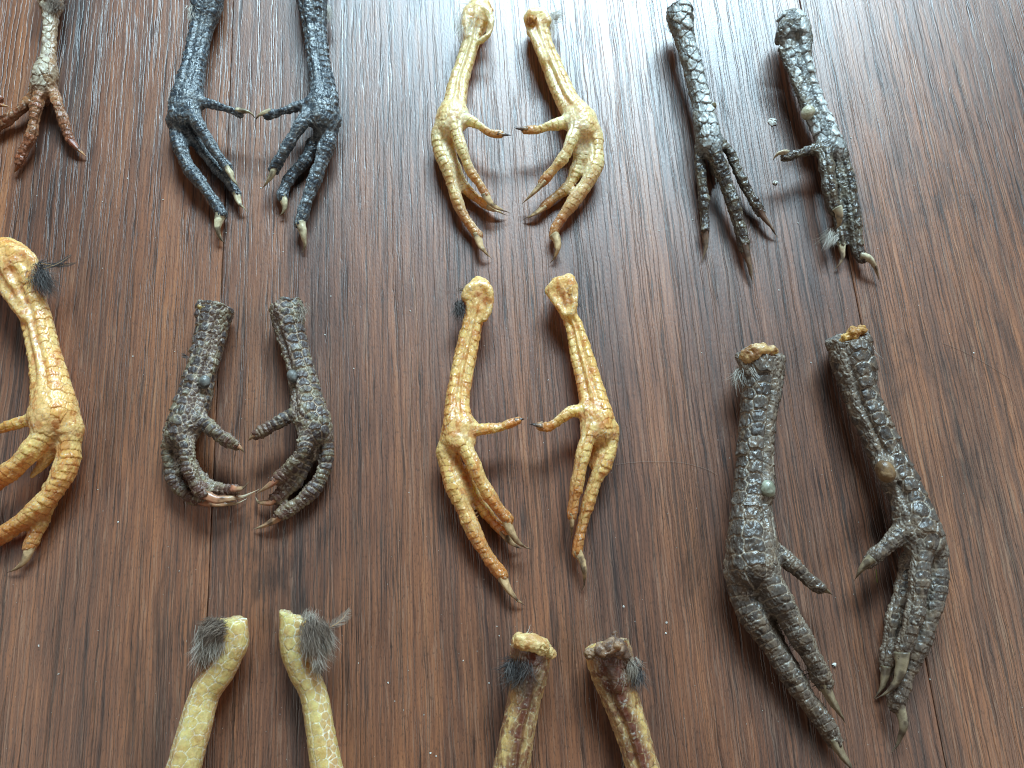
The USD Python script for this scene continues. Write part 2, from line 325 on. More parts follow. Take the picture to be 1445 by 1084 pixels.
def relax(v, f, n, lam):
    e = np.vstack([f[:, [0, 1]], f[:, [1, 2]], f[:, [2, 0]]]); e = np.vstack([e, e[:, ::-1]]); deg = np.maximum(np.bincount(e[:, 0], minlength=len(v)), 1)
    for _ in range(n):
        a = np.column_stack([np.bincount(e[:, 0], v[e[:, 1], k], len(v)) for k in range(3)]) / deg[:, None]
        v = v + lam * (a - v)
    return v
class Solid:
    def __init__(s, chains, k=0.0011, hollow=(), cuts=(), seed=0):
        s.ch, s.k, s.hollow, s.cuts, s.seed = chains, k, hollow, cuts, seed
    def parts(s, p, ub=0.005):
        D, I = [], []
        for c in s.ch:
            d, i = c.dist(p, ub); D.append(d); I.append(i)
        return np.array(D), np.array(I)
    def carve(s, f, p):
        for c, r in s.hollow:
            g = r - np.linalg.norm(p - c, axis=-1) + 0.0016 * (meshkit.fbm(p * 260, 3, s.seed) - 0.5)
            kk = 0.0006; m = np.maximum(f, g); f = m + kk * np.log(np.exp((f - m) / kk) + np.exp((g - m) / kk))
        for c, nrm in s.cuts:
            g = (p - c) @ nrm + 0.004 * (meshkit.fbm(p * 190, 3, s.seed + 3) - 0.5)
            f = np.maximum(f, g)
        return f
    def f(s, p, D=None):
        D = s.parts(p)[0] if D is None else D
        m = D.min(0); v = m - s.k * np.log(np.exp(-(D - m) / s.k).sum(0))
        return s.carve(np.minimum(v, 0.004), p)
    def mesh(s, res=0.0008, sub=1):
        lo = np.min([(c.P - c.R[:, None]).min(0) for c in s.ch], 0) - 3 * res - 0.0012
        hi = np.max([(c.P + c.R[:, None]).max(0) for c in s.ch], 0) + 3 * res + 0.0012
        lo[2] = max(lo[2], -0.0035)
        ax = [np.arange(lo[k], hi[k] + res, res) for k in range(3)]
        G = np.stack(np.meshgrid(*ax, indexing='ij'), -1)
        F = s.f(G.reshape(-1, 3)).reshape(G.shape[:3])
        F[:, :, 0] = np.maximum(F[:, :, 0], 1e-4)
        v, fc = surface_nets(F, lo, res)
        for _ in range(sub): v, fc = trimesh.remesh.subdivide(v, fc)
        for _ in range(2):
            e = 0.00015; f0 = s.f(v)
            grad = np.column_stack([(s.f(v + e * np.eye(3)[k]) - f0) / e for k in range(3)])
            gl = np.linalg.norm(grad, axis=1)
            v = v - np.where(gl < 2.0, np.clip(f0 / np.maximum(gl, 0.6), -0.0006, 0.0006), 0)[:, None] * unit(grad) * 0.8
        t = trimesh.Trimesh(v, fc, process=False)
        comp = trimesh.graph.connected_component_labels(t.edges, node_count=len(v))
        big = np.bincount(comp).argmax(); keep = comp[fc[:, 0]] == big
        ids, inv = np.unique(fc[keep], return_inverse=True)
        v, fc = v[ids], inv.reshape(-1, 3)
        return relax(v, fc, 2, 0.4), fc

def claw_mesh(pts, colors, seed):
    """A curved tapering horn. pts: (px, py, z mm, radius px at the first, ignored later)."""
    P = []
    for x, y, z in pts['p']:
        P.append(at(x, y, z * 0.001)[0])
    P = np.array(P); t0 = at(pts['p'][0][0], pts['p'][0][1], pts['p'][0][2] * 0.001)[1]; r0 = 0.9 * pts['r'] * t0 / FPX
    d = np.r_[0, np.cumsum(np.linalg.norm(np.diff(P, axis=0), axis=1))]; n, m = 30, 18
    u = np.linspace(0, d[-1], n); C = np.column_stack([PchipInterpolator(d, P[:, k])(u) for k in range(3)]) if len(P) > 2 else P[0] + (P[-1] - P[0]) * (u / d[-1])[:, None]
    w = u / d[-1]; R = r0 * np.maximum((1 - w ** 1.5) * (1 - 0.25 * w), 0.05) * (1 + 0.06 * np.exp(-(w / 0.08) ** 2))
    T = unit(np.gradient(C, axis=0)); bend = np.cross(T[0], T[-1]); N = np.cross(T, bend if np.linalg.norm(bend) > 0.05 else np.array([0, 0, 1.0])); N = unit(N); B = np.cross(T, N)
    a = np.linspace(0, 2 * np.pi, m, endpoint=False)
    g = np.random.default_rng(seed); rid = 1 + 0.07 * np.sin(3 * a + g.random() * 6) + 0.04 * np.sin(5 * a + g.random() * 6) + 0.03 * np.sin(8 * a)
    v = (C[:, None] + R[:, None, None] * (rid * np.cos(a))[None, :, None] * N[:, None] * 1.08 + 0.82 * R[:, None, None] * (rid * np.sin(a))[None, :, None] * B[:, None]).reshape(-1, 3)
    v += 0.0007 * (meshkit.fbm(v * 380, 3, seed)[:, None] - 0.5)
    f = []
    for i in range(n - 1):
        for j in range(m):
            j2 = (j + 1) % m; p0, p1, p2, p3 = i * m + j, i * m + j2, (i + 1) * m + j2, (i + 1) * m + j
            f += [(p0, p1, p2), (p0, p2, p3)]
    v = np.vstack([v, C[:1], C[-1:] + T[-1:] * R[-1]]); k = n * m
    f += [(k, (j + 1) % m, j) for j in range(m)] + [(k + 1, (n - 1) * m + j, (n - 1) * m + (j + 1) % m) for j in range(m)]
    v[:, 2] = np.maximum(v[:, 2], 0.00015)
    ww = np.r_[np.repeat(w, m), 0, 1]
    A, Bc, E = (lin(c) for c in colors)
    nz = meshkit.fbm(v * 420, 3, seed)
    ww2 = np.clip(ww + 1.1 * (nz - 0.5), 0, 1)
    col = np.where((ww2 < 0.55)[:, None], lerp(A, Bc, np.clip(ww2 / 0.55, 0, 1)), lerp(Bc, E, np.clip((ww2 - 0.55) / 0.45, 0, 1)))
    col *= (0.62 + 0.76 * meshkit.fbm(v * 1100, 3, seed + 1))[:, None]
    col *= (1 - 0.45 * np.exp(-(ww / 0.09) ** 2))[:, None]                       # grime under the skin fold
    col = lerp(col, lin((70, 54, 44)), 0.75 * sstep(0.56, 0.66, meshkit.fbm(v * 300 + seed, 3, seed + 4)))
    t = trimesh.Trimesh(v, np.array(f), process=False); trimesh.repair.fix_normals(t)
    return v, np.array(t.faces), vnormals(v, np.array(t.faces)), col

def curves(path, strands, width, mat, tip=0.25):
    """strands: a list of (n x 3) arrays, tapering towards their tips."""
    b = UsdGeom.BasisCurves.Define(stage, path)
    b.CreateTypeAttr('linear'); b.CreateCurveVertexCountsAttr(Vt.IntArray([len(s) for s in strands]))
    b.CreatePointsAttr(Vt.Vec3fArray.FromNumpy(np.vstack(strands).astype(np.float32)))
    b.CreateWidthsAttr(Vt.FloatArray.FromNumpy(np.concatenate([np.linspace(width, width * tip, len(s)) for s in strands]).astype(np.float32)))
    b.SetWidthsInterpolation('vertex')
    UsdShade.MaterialBindingAPI.Apply(b.GetPrim()).Bind(mat)
    return b

def tuft(parent, origin, kind, x, y, z, rad, dx, dy, length, count, seed, lift=2.0, curl=0.5, name='feather_tuft'):
    """Down and small feathers: strands rooted over a patch at (x, y, z mm), lying along the picture direction dx, dy."""
    g = np.random.default_rng(seed)
    d0 = unit(at(x + dx, y + dy, z * .001)[0] - at(x, y, z * .001)[0]); L0 = np.linalg.norm(at(x + length, y, z * .001)[0] - at(x, y, z * .001)[0])
    for half, mat in enumerate(FIB[kind]):
        st = []
        nl = max(1, count // 14)
        locks = [(g.normal(size=3), g.normal(size=3)) for _ in range(nl)]
        for _ in range(int(count * 0.8)):
            lo, ld = locks[g.integers(nl)]
            rr = rad * np.sqrt(g.random()); an = g.random() * 6.283
            a = rr * np.array([np.cos(an), np.sin(an)]) * 0.55 + rad * 0.5 * np.clip(lo[:2], -1.3, 1.3)
            p = at(x + a[0], y + a[1], z * .001)[0].copy(); p[2] += 0.0012 * g.normal() - 0.00008 * rr
            v = unit(d0 + 0.38 * curl * ld + 0.13 * g.normal(size=3) + np.array([0, 0, 0.05 * lift])); L = L0 * g.uniform(0.45, 1.1); c = 0.5 * curl * ld + 0.25 * g.normal(size=3)
            n = 8; pts = [p]
            for i in range(n):
                v = unit(v + c * 0.13 + np.array([0, 0, -0.11])); pts.append(pts[-1] + v * L / n)
            q = np.array(pts); q[:, 2] = np.maximum(q[:, 2], 0.0003 + 0.0002 * g.random()); st.append(q - origin)
        curves(numbered(parent, name), st, 0.00017, mat)

def feather(parent, origin, kind, x0, y0, z0, x1, y1, z1, wide, seed, name='feather', barbs=46, bend=0.12):
    """One small feather: a quill with two rows of barbs."""
    g = np.random.default_rng(seed); A, B = at(x0, y0, z0 * .001)[0], at(x1, y1, z1 * .001)[0]
    d = B - A; L = np.linalg.norm(d); side = unit(np.cross(d, [0, 0, 1.0])); w = wide * at(x0, y0)[1] / FPX
    u = np.linspace(0, 1, 14); Q = A + d * u[:, None] + side * (bend * L * np.sin(u * np.pi))[:, None] + np.array([0, 0, 1.0]) * (0.06 * L * np.sin(u * np.pi))[:, None]
    st = []
    for i in range(barbs):
        t = 0.18 + 0.82 * i / barbs; p = np.array([np.interp(t, u, Q[:, k]) for k in range(3)])
        for s in (-1, 1):
            l = w * (np.sin(np.pi * min(1, 0.12 + 0.86 * t)) ** 0.6) * g.uniform(0.7, 1.1)
            v = unit(unit(d) * 0.75 + side * s * 0.8 + g.normal(size=3) * 0.12)
            st.append(np.array([p, p + v * l * 0.5, p + v * l * 0.85 + unit(d) * l * 0.2, p + v * l * 0.9 + unit(d) * l * 0.45]) - origin)
    path = numbered(parent, name)
    curves(path, [Q - origin], 0.00035, QUILL)
    curves(path + '/barbs', st, 0.00017, FIB[kind][0])

# colours of the kinds of foot (sRGB of the bare surface)
STYLE = {
 'slate': dict(scute=[(42, 46, 52), (76, 84, 92)], skin=(66, 72, 78), edge=(156, 160, 160), ge=0.7, se=0.8, she=0.8, tip=(52, 54, 56), tw=0.3, blot=(128, 132, 132), bw=0.55, claw=[(214, 200, 164), (190, 174, 138), (128, 116, 92)], mat=M_glossy,
      sc=dict(ring=0.0028, plate=0.0040, grain=0.0022, h=0.00038, hg=0.00022, edge=0.0009, grooves=[(0.9, 0.0010, 0.25), (1.7, 0.0006, 0.2)])),
 'pale': dict(wr=0.6, scute=[(246, 220, 166), (234, 192, 128)], skin=(242, 212, 164), edge=(140, 92, 46), ge=0.12, se=0.85, she=0.5, tip=(160, 88, 42), tw=0.85, blot=(196, 136, 74), bw=0.5, claw=[(218, 190, 146), (196, 162, 118), (84, 66, 54)], mat=M_wax,
      sc=dict(ring=0.0030, plate=0.0042, grain=0.0030, h=0.00016, hg=0.00004, hr=1.3, edge=0.0005, grooves=[(0.75, 0.0011, 0.22), (1.45, 0.0016, 0.26)])),
 'gold': dict(wr=0.7, scute=[(240, 196, 124), (222, 160, 86)], skin=(234, 186, 122), edge=(140, 86, 40), ge=0.15, se=0.8, she=0.55, tip=(168, 94, 42), tw=0.8, blot=(190, 112, 52), bw=0.75, claw=[(206, 172, 126), (172, 138, 100), (76, 60, 50)], mat=M_wax,
      sc=dict(ring=0.0030, plate=0.0044, grain=0.0026, h=0.00024, hg=0.00006, hr=1.1, edge=0.0006, grooves=[(0.8, 0.0011, 0.22), (1.5, 0.0015, 0.26)])),
 'banded': dict(scute=[(40, 36, 35), (74, 66, 60)], skin=(82, 76, 70), edge=(160, 150, 132), ge=0.5, tip=(62, 44, 36), tw=0.6, blot=(140, 126, 102), bw=0.4, claw=[(104, 72, 56), (122, 98, 78), (128, 112, 90)], mat=M_glossy,
      shank=[(150, 152, 150), (208, 210, 206), (58, 56, 54), (86, 84, 80)], she=1.0,
      sc=dict(ring=0.0036, plate=0.0062, grain=0.0024, h=0.00042, hg=0.00022, edge=0.0007, cols=0.40, grooves=[(1.0, 0.0009, 0.25)])),
 'mottled': dict(scute=[(54, 46, 46), (96, 84, 80)], skin=(106, 86, 76), edge=(188, 166, 142), ge=0.85, tip=(104, 68, 54), tw=0.75, blot=(150, 138, 104), bw=0.45, claw=[(176, 112, 84), (180, 142, 106), (150, 132, 104)], mat=M_skin,
      sc=dict(tilt=0.3, ring=0.0026, plate=0.0042, grain=0.0020, h=0.00062, hg=0.00045, edge=0.0012, cols=0.42, grooves=[(1.25, 0.0014, 0.24)])),
 'brown': dict(scute=[(60, 51, 46), (98, 87, 78)], skin=(108, 94, 82), edge=(182, 166, 146), ge=0.65, se=0.7, tip=(84, 66, 52), tw=0.5, blot=(130, 106, 82), bw=0.45, claw=[(150, 132, 104), (128, 110, 86), (96, 84, 70)], mat=M_glossy,
      sc=dict(ring=0.0034, plate=0.0060, tilt=0.3, grain=0.0026, h=0.00066, hr=0.5, hg=0.00036, edge=0.0010, cols=0.46, grooves=[(1.05, 0.0016, 0.16)])),
 'straw': dict(wr=0.35, scute=[(212, 190, 124), (194, 162, 98)], skin=(194, 156, 104), edge=(246, 238, 214), ge=0.75, se=0.7, she=0.85, tip=(180, 130, 60), tw=0.4, blot=(182, 130, 72), bw=0.4, claw=[(206, 172, 126), (172, 138, 100), (76, 60, 50)], mat=M_wax,
      sc=dict(ring=0.0030, plate=0.0046, grain=0.0026, tilt=0.3, h=0.00016, hg=0.00014, edge=0.0006, cols=0.40, grooves=[(1.2, 0.0008, 0.25)])),
 'amber': dict(wr=0.5, scute=[(222, 190, 122), (198, 154, 94)], skin=(158, 120, 86), edge=(214, 196, 148), ge=0.8, tip=(120, 72, 40), tw=0.4, blot=(98, 48, 32), bw=0.8, claw=[(170, 130, 90), (140, 112, 84), (62, 50, 44)], mat=M_wax,
      sc=dict(ring=0.0030, plate=0.0056, grain=0.0028, h=0.00018, hg=0.00014, edge=0.0007, cols=0.42, grooves=[(0.7, 0.0014, 0.22)])),
 'russet': dict(scute=[(166, 118, 78), (136, 78, 50)], skin=(150, 98, 62), edge=(206, 184, 148), ge=0.3, tip=(128, 70, 46), tw=0.75, blot=(104, 66, 44), bw=0.5, claw=[(126, 62, 40), (150, 90, 56), (196, 150, 96)], mat=M_glossy,
      shank=[(168, 152, 128), (196, 184, 160), (110, 80, 56), (150, 110, 72)],
      sc=dict(ring=0.0028, plate=0.0052, grain=0.0026, h=0.00044, hg=0.00018, edge=0.0007)),
}
FEET = 'dried chicken feet laid out in rows on the wooden floor'

def build_foot(label, style, dorsal, shank, palm=(), toes=(), webs=(), cut=None, cap=(), hollow=(), spur=None, tufts=(), feathers=(), seed=1, k=0.0008, capcol=((206, 160, 84), (170, 110, 52)), name='chicken_foot', clawcol=None, colorize=None, sub=1, spurcol=((176, 170, 140), (110, 96, 70))):
    """shank: chain points from hock to palm; toes: dicts(kind, p, claw points c with radius r); everything in photo pixels with heights in mm."""
    st = STYLE[style]; dorsal = np.asarray(dorsal, float)
    ch = [Chain('shank', shank, dorsal, seed=seed * 20)]; lab = ['shank']
    for i, p in enumerate(palm): ch.append(Chain('palm', p, dorsal, seed=seed * 20 + 1 + i)); lab.append('shank')
    for i, p in enumerate(webs): ch.append(Chain('web', p, dorsal, seed=seed * 20 + 7 + i)); lab.append('shank')
    for i, t in enumerate(toes):
        ch.append(Chain(t.get('kind', 'toe'), t['p'], t.get('dorsal', dorsal), claw=t.get('c'), seed=seed * 20 + 12 + i, fat=style == 'brown')); lab.append(i)
    hol = []
    for (x, y, z, r) in hollow:
        q, t = at(x, y, z * .001); hol.append((q, r * t / FPX))
    cuts = []
    if cut is not None:
        s0 = ch[0]; T = -s0.T[0].copy()
        if len(cut) > 2: T = unit(T + cut[2] * np.array([1.0, 0, 0]) + (cut[3] if len(cut) > 3 else 0) * np.array([0, 0, 1.0]))
        q = at(cut[0], cut[1], s0.P[0][2])[0]; cuts.append((q, T))
    S = Solid(ch, k, hol, cuts, seed)
    v, f = S.mesh(sub=sub)
    D, I = S.parts(v)
    m = D.min(0); Wt = np.exp(-(D - m) / (st['sc'].get('blend', 0.0006))); Wt /= Wt.sum(0)
    nrm = vnormals(v, f)
    sc = st['sc']; h = np.zeros(len(v)); col = np.zeros((len(v), 3))
    A, B, SK, E, TP, BL = lin(st['scute'][0]), lin(st['scute'][1]), lin(st['skin']), lin(st['edge']), lin(st['tip']), lin(st['blot'])
    n1, n2, n3 = meshkit.fbm(v * 160 + seed, 4, seed), meshkit.fbm(v * 900, 3, seed + 1), meshkit.fbm(v * 330 + 7 * seed, 4, seed + 2)
    for c, (C, di, ii, w) in enumerate(zip(ch, D, I, Wt)):
        sel = w > 0.04
        if not sel.any(): continue
        hh, mm, rn, gr, un, th = C.surface(v[sel], ii[sel], sc)
        A_, B_, E_, SK_ = A, B, E, SK
        if C.kind == 'shank' and 'shank' in st: A_, B_, E_, SK_ = (lin(x) for x in st['shank'])
        base = lerp(A_, B_, np.clip(0.55 * rn + 1.1 * (n1[sel] - 0.5) + 0.25, 0, 1))
        base = lerp(base, SK_, gr * np.clip(0.75 + 1.2 * (n1[sel] - 0.5), 0, 1))
        es = np.where(gr > 0.5, st.get('ge', 1.0), st.get('se', 1.0) if C.kind != 'shank' else st.get('she', 1.0)) * np.clip(0.35 + 1.3 * n3[sel], 0, 1)
        cc = lerp(lerp(base * 0.8, E_ * (0.7 + 0.6 * n2[sel])[:, None], es), base, np.clip(mm * 1.1 - 0.05, 0, 1))
        if C.kind in ('toe', 'back_toe'):
            cc = lerp(cc, TP * (0.8 + 0.4 * rn)[:, None], st['tw'] * sstep(0.35, 1.0, un + 0.5 * (n1[sel] - 0.5)))
            kn = np.exp(-((np.mod(un * 3 + 0.15, 1) - 0.5) / 0.12) ** 2) * sstep(0.2, 0.4, un)
            cc = lerp(cc, BL * 0.8, 0.45 * kn * st['bw'])
        if colorize: cc = colorize(C, cc, un, th, n1[sel], mm)
        h[sel] += w[sel] * hh; col[sel] += w[sel, None] * cc
    ws = np.where(Wt > 0.04, Wt, 0).sum(0); col /= ws[:, None]
    col = lerp(col, BL, st['bw'] * sstep(0.50, 0.64, n3) * 0.85)
    col *= (0.72 + 0.56 * n2)[:, None]
    g = np.random.default_rng(seed); dust = sstep(0.70, 0.76, meshkit.noise(v * 1900 + seed)) * sstep(0.45, 0.6, meshkit.noise(v * 240 + 3 * seed))
    col = lerp(col, lin((196, 190, 176)), 0.55 * dust * np.clip(nrm[:, 2], 0, 1))
    # dried wrinkles
    wr = meshkit.fbm(v * np.array([520, 300, 520]) + seed * 5, 3, seed); h = h + st.get('wr', 1.0) * (0.0007 * (n3 - 0.5) - 0.0006 * (1 - np.abs(2 * wr - 1)) ** 3)
    v = v + nrm * (h - 0.00015)[:, None]
    v[:, 2] = np.maximum(v[:, 2], 0.00012 + 0.0001 * n2)
    n = vnormals(v, f)
    own = np.argmin(D, 0); owner = np.array([-1 if l == 'shank' else l for l in lab])[own]
    fo = np.sort(owner[f], 1)[:, 1]
    origin = np.array([*ch[0].P[len(ch[0].P) // 2][:2], 0.0])
    root = UsdGeom.Xform.Define(stage, numbered('/World', name)); root.AddTranslateOp().Set(Gf.Vec3d(*origin))
    data(root.GetPrim(), label=label, category='chicken foot', group=FEET); rp = str(root.GetPath())
    if len(shank) > 1 and (fo == -1).any(): raw_mesh(rp + '/shank', *submesh(v, f, n, col, fo == -1, origin), st['mat'])
    for i, t in enumerate(toes):
        kp = fo == i
        if not kp.any(): continue
        tp = numbered(rp, t.get('kind', 'toe')); raw_mesh(tp, *submesh(v, f, n, col, kp, origin), st['mat'])
        if t.get('c'):
            cv, cf, cn, cc = claw_mesh(t['c'], clawcol or ([(160, 126, 92), (80, 62, 52), (48, 40, 38)] if t.get('kind') == H and style in ('pale', 'gold') else st['claw']), seed * 31 + i)
            raw_mesh(tp + '/claw', cv - origin, cf, cn, cc, M_claw)
    def blob(pts, nm, cols, mat, sd, rough=0.0010):
        b = [Chain('cap', [(*p[:2], p[3], p[2]), (p[0] + 0.8, p[1] + 0.4, p[3], p[2])], (0, 0, 1), seed=sd) for p in pts]
        bv, bf = Solid(b, 0.0009).mesh(0.0007, 1)
        bn = vnormals(bv, bf); q = meshkit.fbm(bv * 330, 4, sd)
        bv = bv + bn * (rough * (q - 0.5) * 2 - rough * 1.2 * (1 - np.abs(2 * meshkit.fbm(bv * 210, 3, sd + 4) - 1)) ** 4)[:, None]
        bv[:, 2] = np.maximum(bv[:, 2], 0.00012)
        bc = lerp(lin(cols[0]), lin(cols[1]), sstep(0.38, 0.62, meshkit.fbm(bv * 260, 3, sd + 2))) * (0.75 + 0.5 * meshkit.fbm(bv * 1300, 2, sd))[:, None]
        raw_mesh(rp + '/' + nm, bv - origin, bf, vnormals(bv, bf), bc, mat)
    if cap: blob(cap, 'joint_end', capcol, M_joint, seed + 3)
    if spur: blob(spur, 'spur', spurcol, M_claw, seed + 9, 0.0002)
    for i, t in enumerate(tufts): tuft(rp, origin, *t, seed=seed * 7 + i)
    for i, t in enumerate(feathers): feather(rp, origin, *t, seed=seed * 9 + i)
    return root

def T(p, c=None, r=6, kind='toe', **kw):
    d = dict(kind=kind, p=p, **kw)
    if c: d['c'] = dict(p=c, r=r)
    return d
LEFT, RIGHT = (-0.85, 0.0, 0.55), (0.85, 0.0, 0.55)
H = 'back_toe'

#FEET_BEGIN
# --- top row
build_foot('russet chicken foot with splayed toes at the upper left corner of the floor', 'russet', (0, 0.1, 1),
    [(75, -40, 17, 8), (72, 8, 17, 8), (72, 22, 12, 8), (70, 55, 10.5, 8), (68, 84, 11.5, 9), (65, 105, 18, 10), (63, 120, 17, 9)],
    toes=[T([(60, 116, 10, 10), (52, 150, 9.5, 9), (45, 188, 9, 7), (33, 215, 8.5, 5), (27, 230, 7.5, 4)], [(28, 226, 4), (24, 236, 3.2), (19, 245, 1.2)], 6.5),
          T([(70, 116, 9, 8), (79, 140, 8.5, 8), (90, 172, 8.2, 6), (98, 195, 7.5, 4), (103, 203, 6.5, 3.6)], [(101, 199, 3.8), (112, 212, 3), (123, 222, 1.2)], 6.2),
          T([(54, 118, 9, 8), (38, 146, 9, 7), (12, 168, 9.2, 5), (-6, 182, 8.5, 4), (-16, 194, 7, 3)], [(-14, 191, 3.4), (-24, 203, 2.5), (-32, 214, 1)], 6)],
    webs=[[(64, 122, 6, 7), (67, 142, 3.5, 5), (66, 150, 2, 4)], [(58, 122, 6, 6), (40, 150, 3, 4.5)]],
    tufts=[('brown', 70, 4, 13, 14, 4, -26, 20, 260)], seed=1)
build_foot('chicken foot at the left edge, only the claw of its back toe in view', 'russet', LEFT,
    [(-70, 20, 14, 8), (-72, 60, 13, 8), (-78, 100, 16, 9), (-80, 122, 18, 9)],
    toes=[T([(-82, 128, 11, 10), (-95, 160, 10.5, 8), (-92, 200, 10, 5), (-80, 230, 8, 4)], [(-81, 226, 4), (-74, 240, 3), (-66, 250, 1)], 6.5),
          T([(-72, 128, 10, 11), (-64, 156, 9.5, 9), (-52, 184, 8, 6)], [(-54, 180, 6), (-46, 196, 4), (-38, 206, 1.5)], 6),
          T([(-66, 118, 9, 11), (-44, 126, 7.5, 12), (-18, 134, 7, 12), (-2, 140, 8, 11)], [(-8, 147, 11), (4, 149, 11), (16, 152, 10)], 5, H)],
    seed=2)
build_foot('left foot of the slate black pair with cream claws under the top edge', 'slate', LEFT,
    [(298, -60, 20, 11), (294, -10, 24, 11), (292, 10, 22, 10), (285, 41, 17, 9), (276, 85, 17, 9), (269, 119, 20, 10), (264, 145, 23, 11), (259, 165, 21, 11)],
    palm=[[(255, 150, 16, 9), (246, 172, 11, 8)]],
    toes=[T([(247, 172, 11, 9), (251, 195, 12, 9), (264, 232, 12, 8), (285, 260, 10.5, 7), (304, 287, 9.5, 5.5), (313, 302, 10, 5)], [(312, 302, 5.5), (307, 319, 5.5), (310, 334, 3.5), (318, 344, 1.2)], 7.5),
          T([(272, 156, 11, 14), (280, 175, 11, 15), (290, 191, 10.5, 14), (307, 218, 9, 12), (321, 237, 9.5, 10)], [(321, 236, 10.5), (329, 253, 10), (338, 267, 7)], 7),
          T([(272, 190, 10, 7), (285, 212, 9, 5), (306, 238, 9, 4), (326, 261, 8.5, 4), (335, 274, 8, 3.5)], [(334, 273, 4), (339, 289, 4), (350, 299, 1.5)], 6),
          T([(278, 143, 12, 13), (290, 145, 9, 14), (309, 150, 7, 15), (329, 157, 6.5, 15), (338, 161, 7, 15)], [(334, 157, 16), (350, 158, 16.5), (361, 168, 14)], 5, H)],
    webs=[[(262, 175, 9, 8), (272, 200, 6, 6)]], tufts=[('white', 272, 15, 14, 8, -2, 6, 12, 90)], seed=3)
build_foot('right foot of the slate black pair with cream claws under the top edge', 'slate', RIGHT,
    [(432, -60, 20, 11), (438, -10, 23, 11), (441, 15, 21, 10), (444, 44, 17, 9), (449, 85, 16.5, 9), (455, 119, 18, 10), (456, 145, 22, 11), (456, 168, 22, 11)],
    palm=[[(462, 150, 15, 9), (472, 170, 10, 9)]],
    toes=[T([(468, 172, 12, 9), (464, 195, 13, 9), (452, 232, 12, 8), (438, 270, 11, 7), (428, 300, 10, 6), (423, 316, 9.5, 5.5)], [(423, 315, 6), (428, 332, 5.5), (430, 345, 3.5), (426, 357, 1.2)], 8),
          T([(434, 162, 11, 14), (425, 175, 11, 15), (409, 201, 10.5, 14), (394, 225, 9.5, 12), (386, 240, 9.5, 10)], [(387, 238, 10.5), (380, 252, 9.5), (370, 266, 6)], 7),
          T([(440, 205, 10, 6), (431, 226, 10, 5), (411, 248, 9.5, 4.2), (400, 270, 9.5, 4), (398, 279, 9, 4)], [(398, 278, 4.5), (402, 293, 4), (393, 306, 1.5)], 6.5),
          T([(438, 146, 12, 13), (424, 149, 9, 14), (401, 157, 7, 15), (384, 161, 7.5, 15), (377, 164, 7, 15)], [(382, 159, 16), (370, 161, 16.5), (360, 171, 14)], 5, H)],
    webs=[[(455, 180, 10, 8), (444, 205, 6, 6)]], tufts=[('white', 456, 12, 9, 10, 3, 12, 18, 120), ('grey', 440, -4, 12, 14, 3, 10, 16, 100)], seed=4)
build_foot('left foot of the pale yellow pair at the top centre, white fluff on its hock', 'pale', LEFT,
    [(677, 14, 19, 9), (672, 31, 19, 9), (668, 45, 15, 9), (665, 58, 13.5, 9), (656, 89, 14, 8.5), (647, 119, 15.5, 9), (642, 147, 18, 10), (637, 168, 21, 11), (634, 180, 19, 11)],
    palm=[[(674, 11, 6, 13), (688, 16, 6.5, 14), (693, 30, 6, 14), (689, 46, 5.5, 14), (679, 58, 5, 13)], [(661, 16, 8, 12), (658, 34, 8, 12), (661, 52, 5, 12)], [(630, 165, 15, 9), (621, 190, 11, 9)], [(646, 160, 15, 12), (648, 172, 14, 12)]],
    toes=[T([(620, 190, 11.5, 9), (622, 212, 13, 9), (633, 239, 12, 8), (641, 270, 10.5, 7), (651, 297, 9.5, 5.5), (667, 322, 8.5, 4.5), (675, 332, 8.5, 4)], [(674, 330, 4.8), (680, 350, 4.8), (694, 365, 1.2)], 6.8),
          T([(642, 178, 11, 14), (646, 192, 10.5, 15), (655, 218, 9.5, 14), (663, 239, 8.5, 12), (679, 263, 7.8, 10), (686, 275, 7.5, 9)], [(685, 273, 9.5), (695, 289, 8), (720, 301, 3)], 6.2),
          T([(636, 218, 9, 6), (643, 236, 9, 5), (658, 266, 9, 4), (679, 285, 7.5, 3.5), (690, 292, 6.5, 3.2)], [(688, 291, 3.6), (702, 298, 3.2), (716, 305, 1.2)], 5.5),
          T([(648, 160, 13, 12), (658, 167, 10, 13), (677, 178, 7.5, 14), (696, 189, 6.8, 14), (706, 190, 6.5, 14)], [(703, 188, 14.5), (711, 190, 14.5), (722, 192, 13)], 4.6, H, )],
    webs=[[(630, 195, 9, 9), (638, 216, 6, 8), (643, 232, 3, 6)]],
    hollow=[(680, 32, 19, 15), (673, 50, 19, 9), (668, 64, 17.5, 6)], cap=[(689, 14, 11, 7)], capcol=((206, 150, 76), (168, 108, 56)), tufts=[('white', 660, 30, 13, 16, -2, 8, 20, 340), ('white', 672, 14, 12, 14, -6, -6, 14, 160)], seed=5)
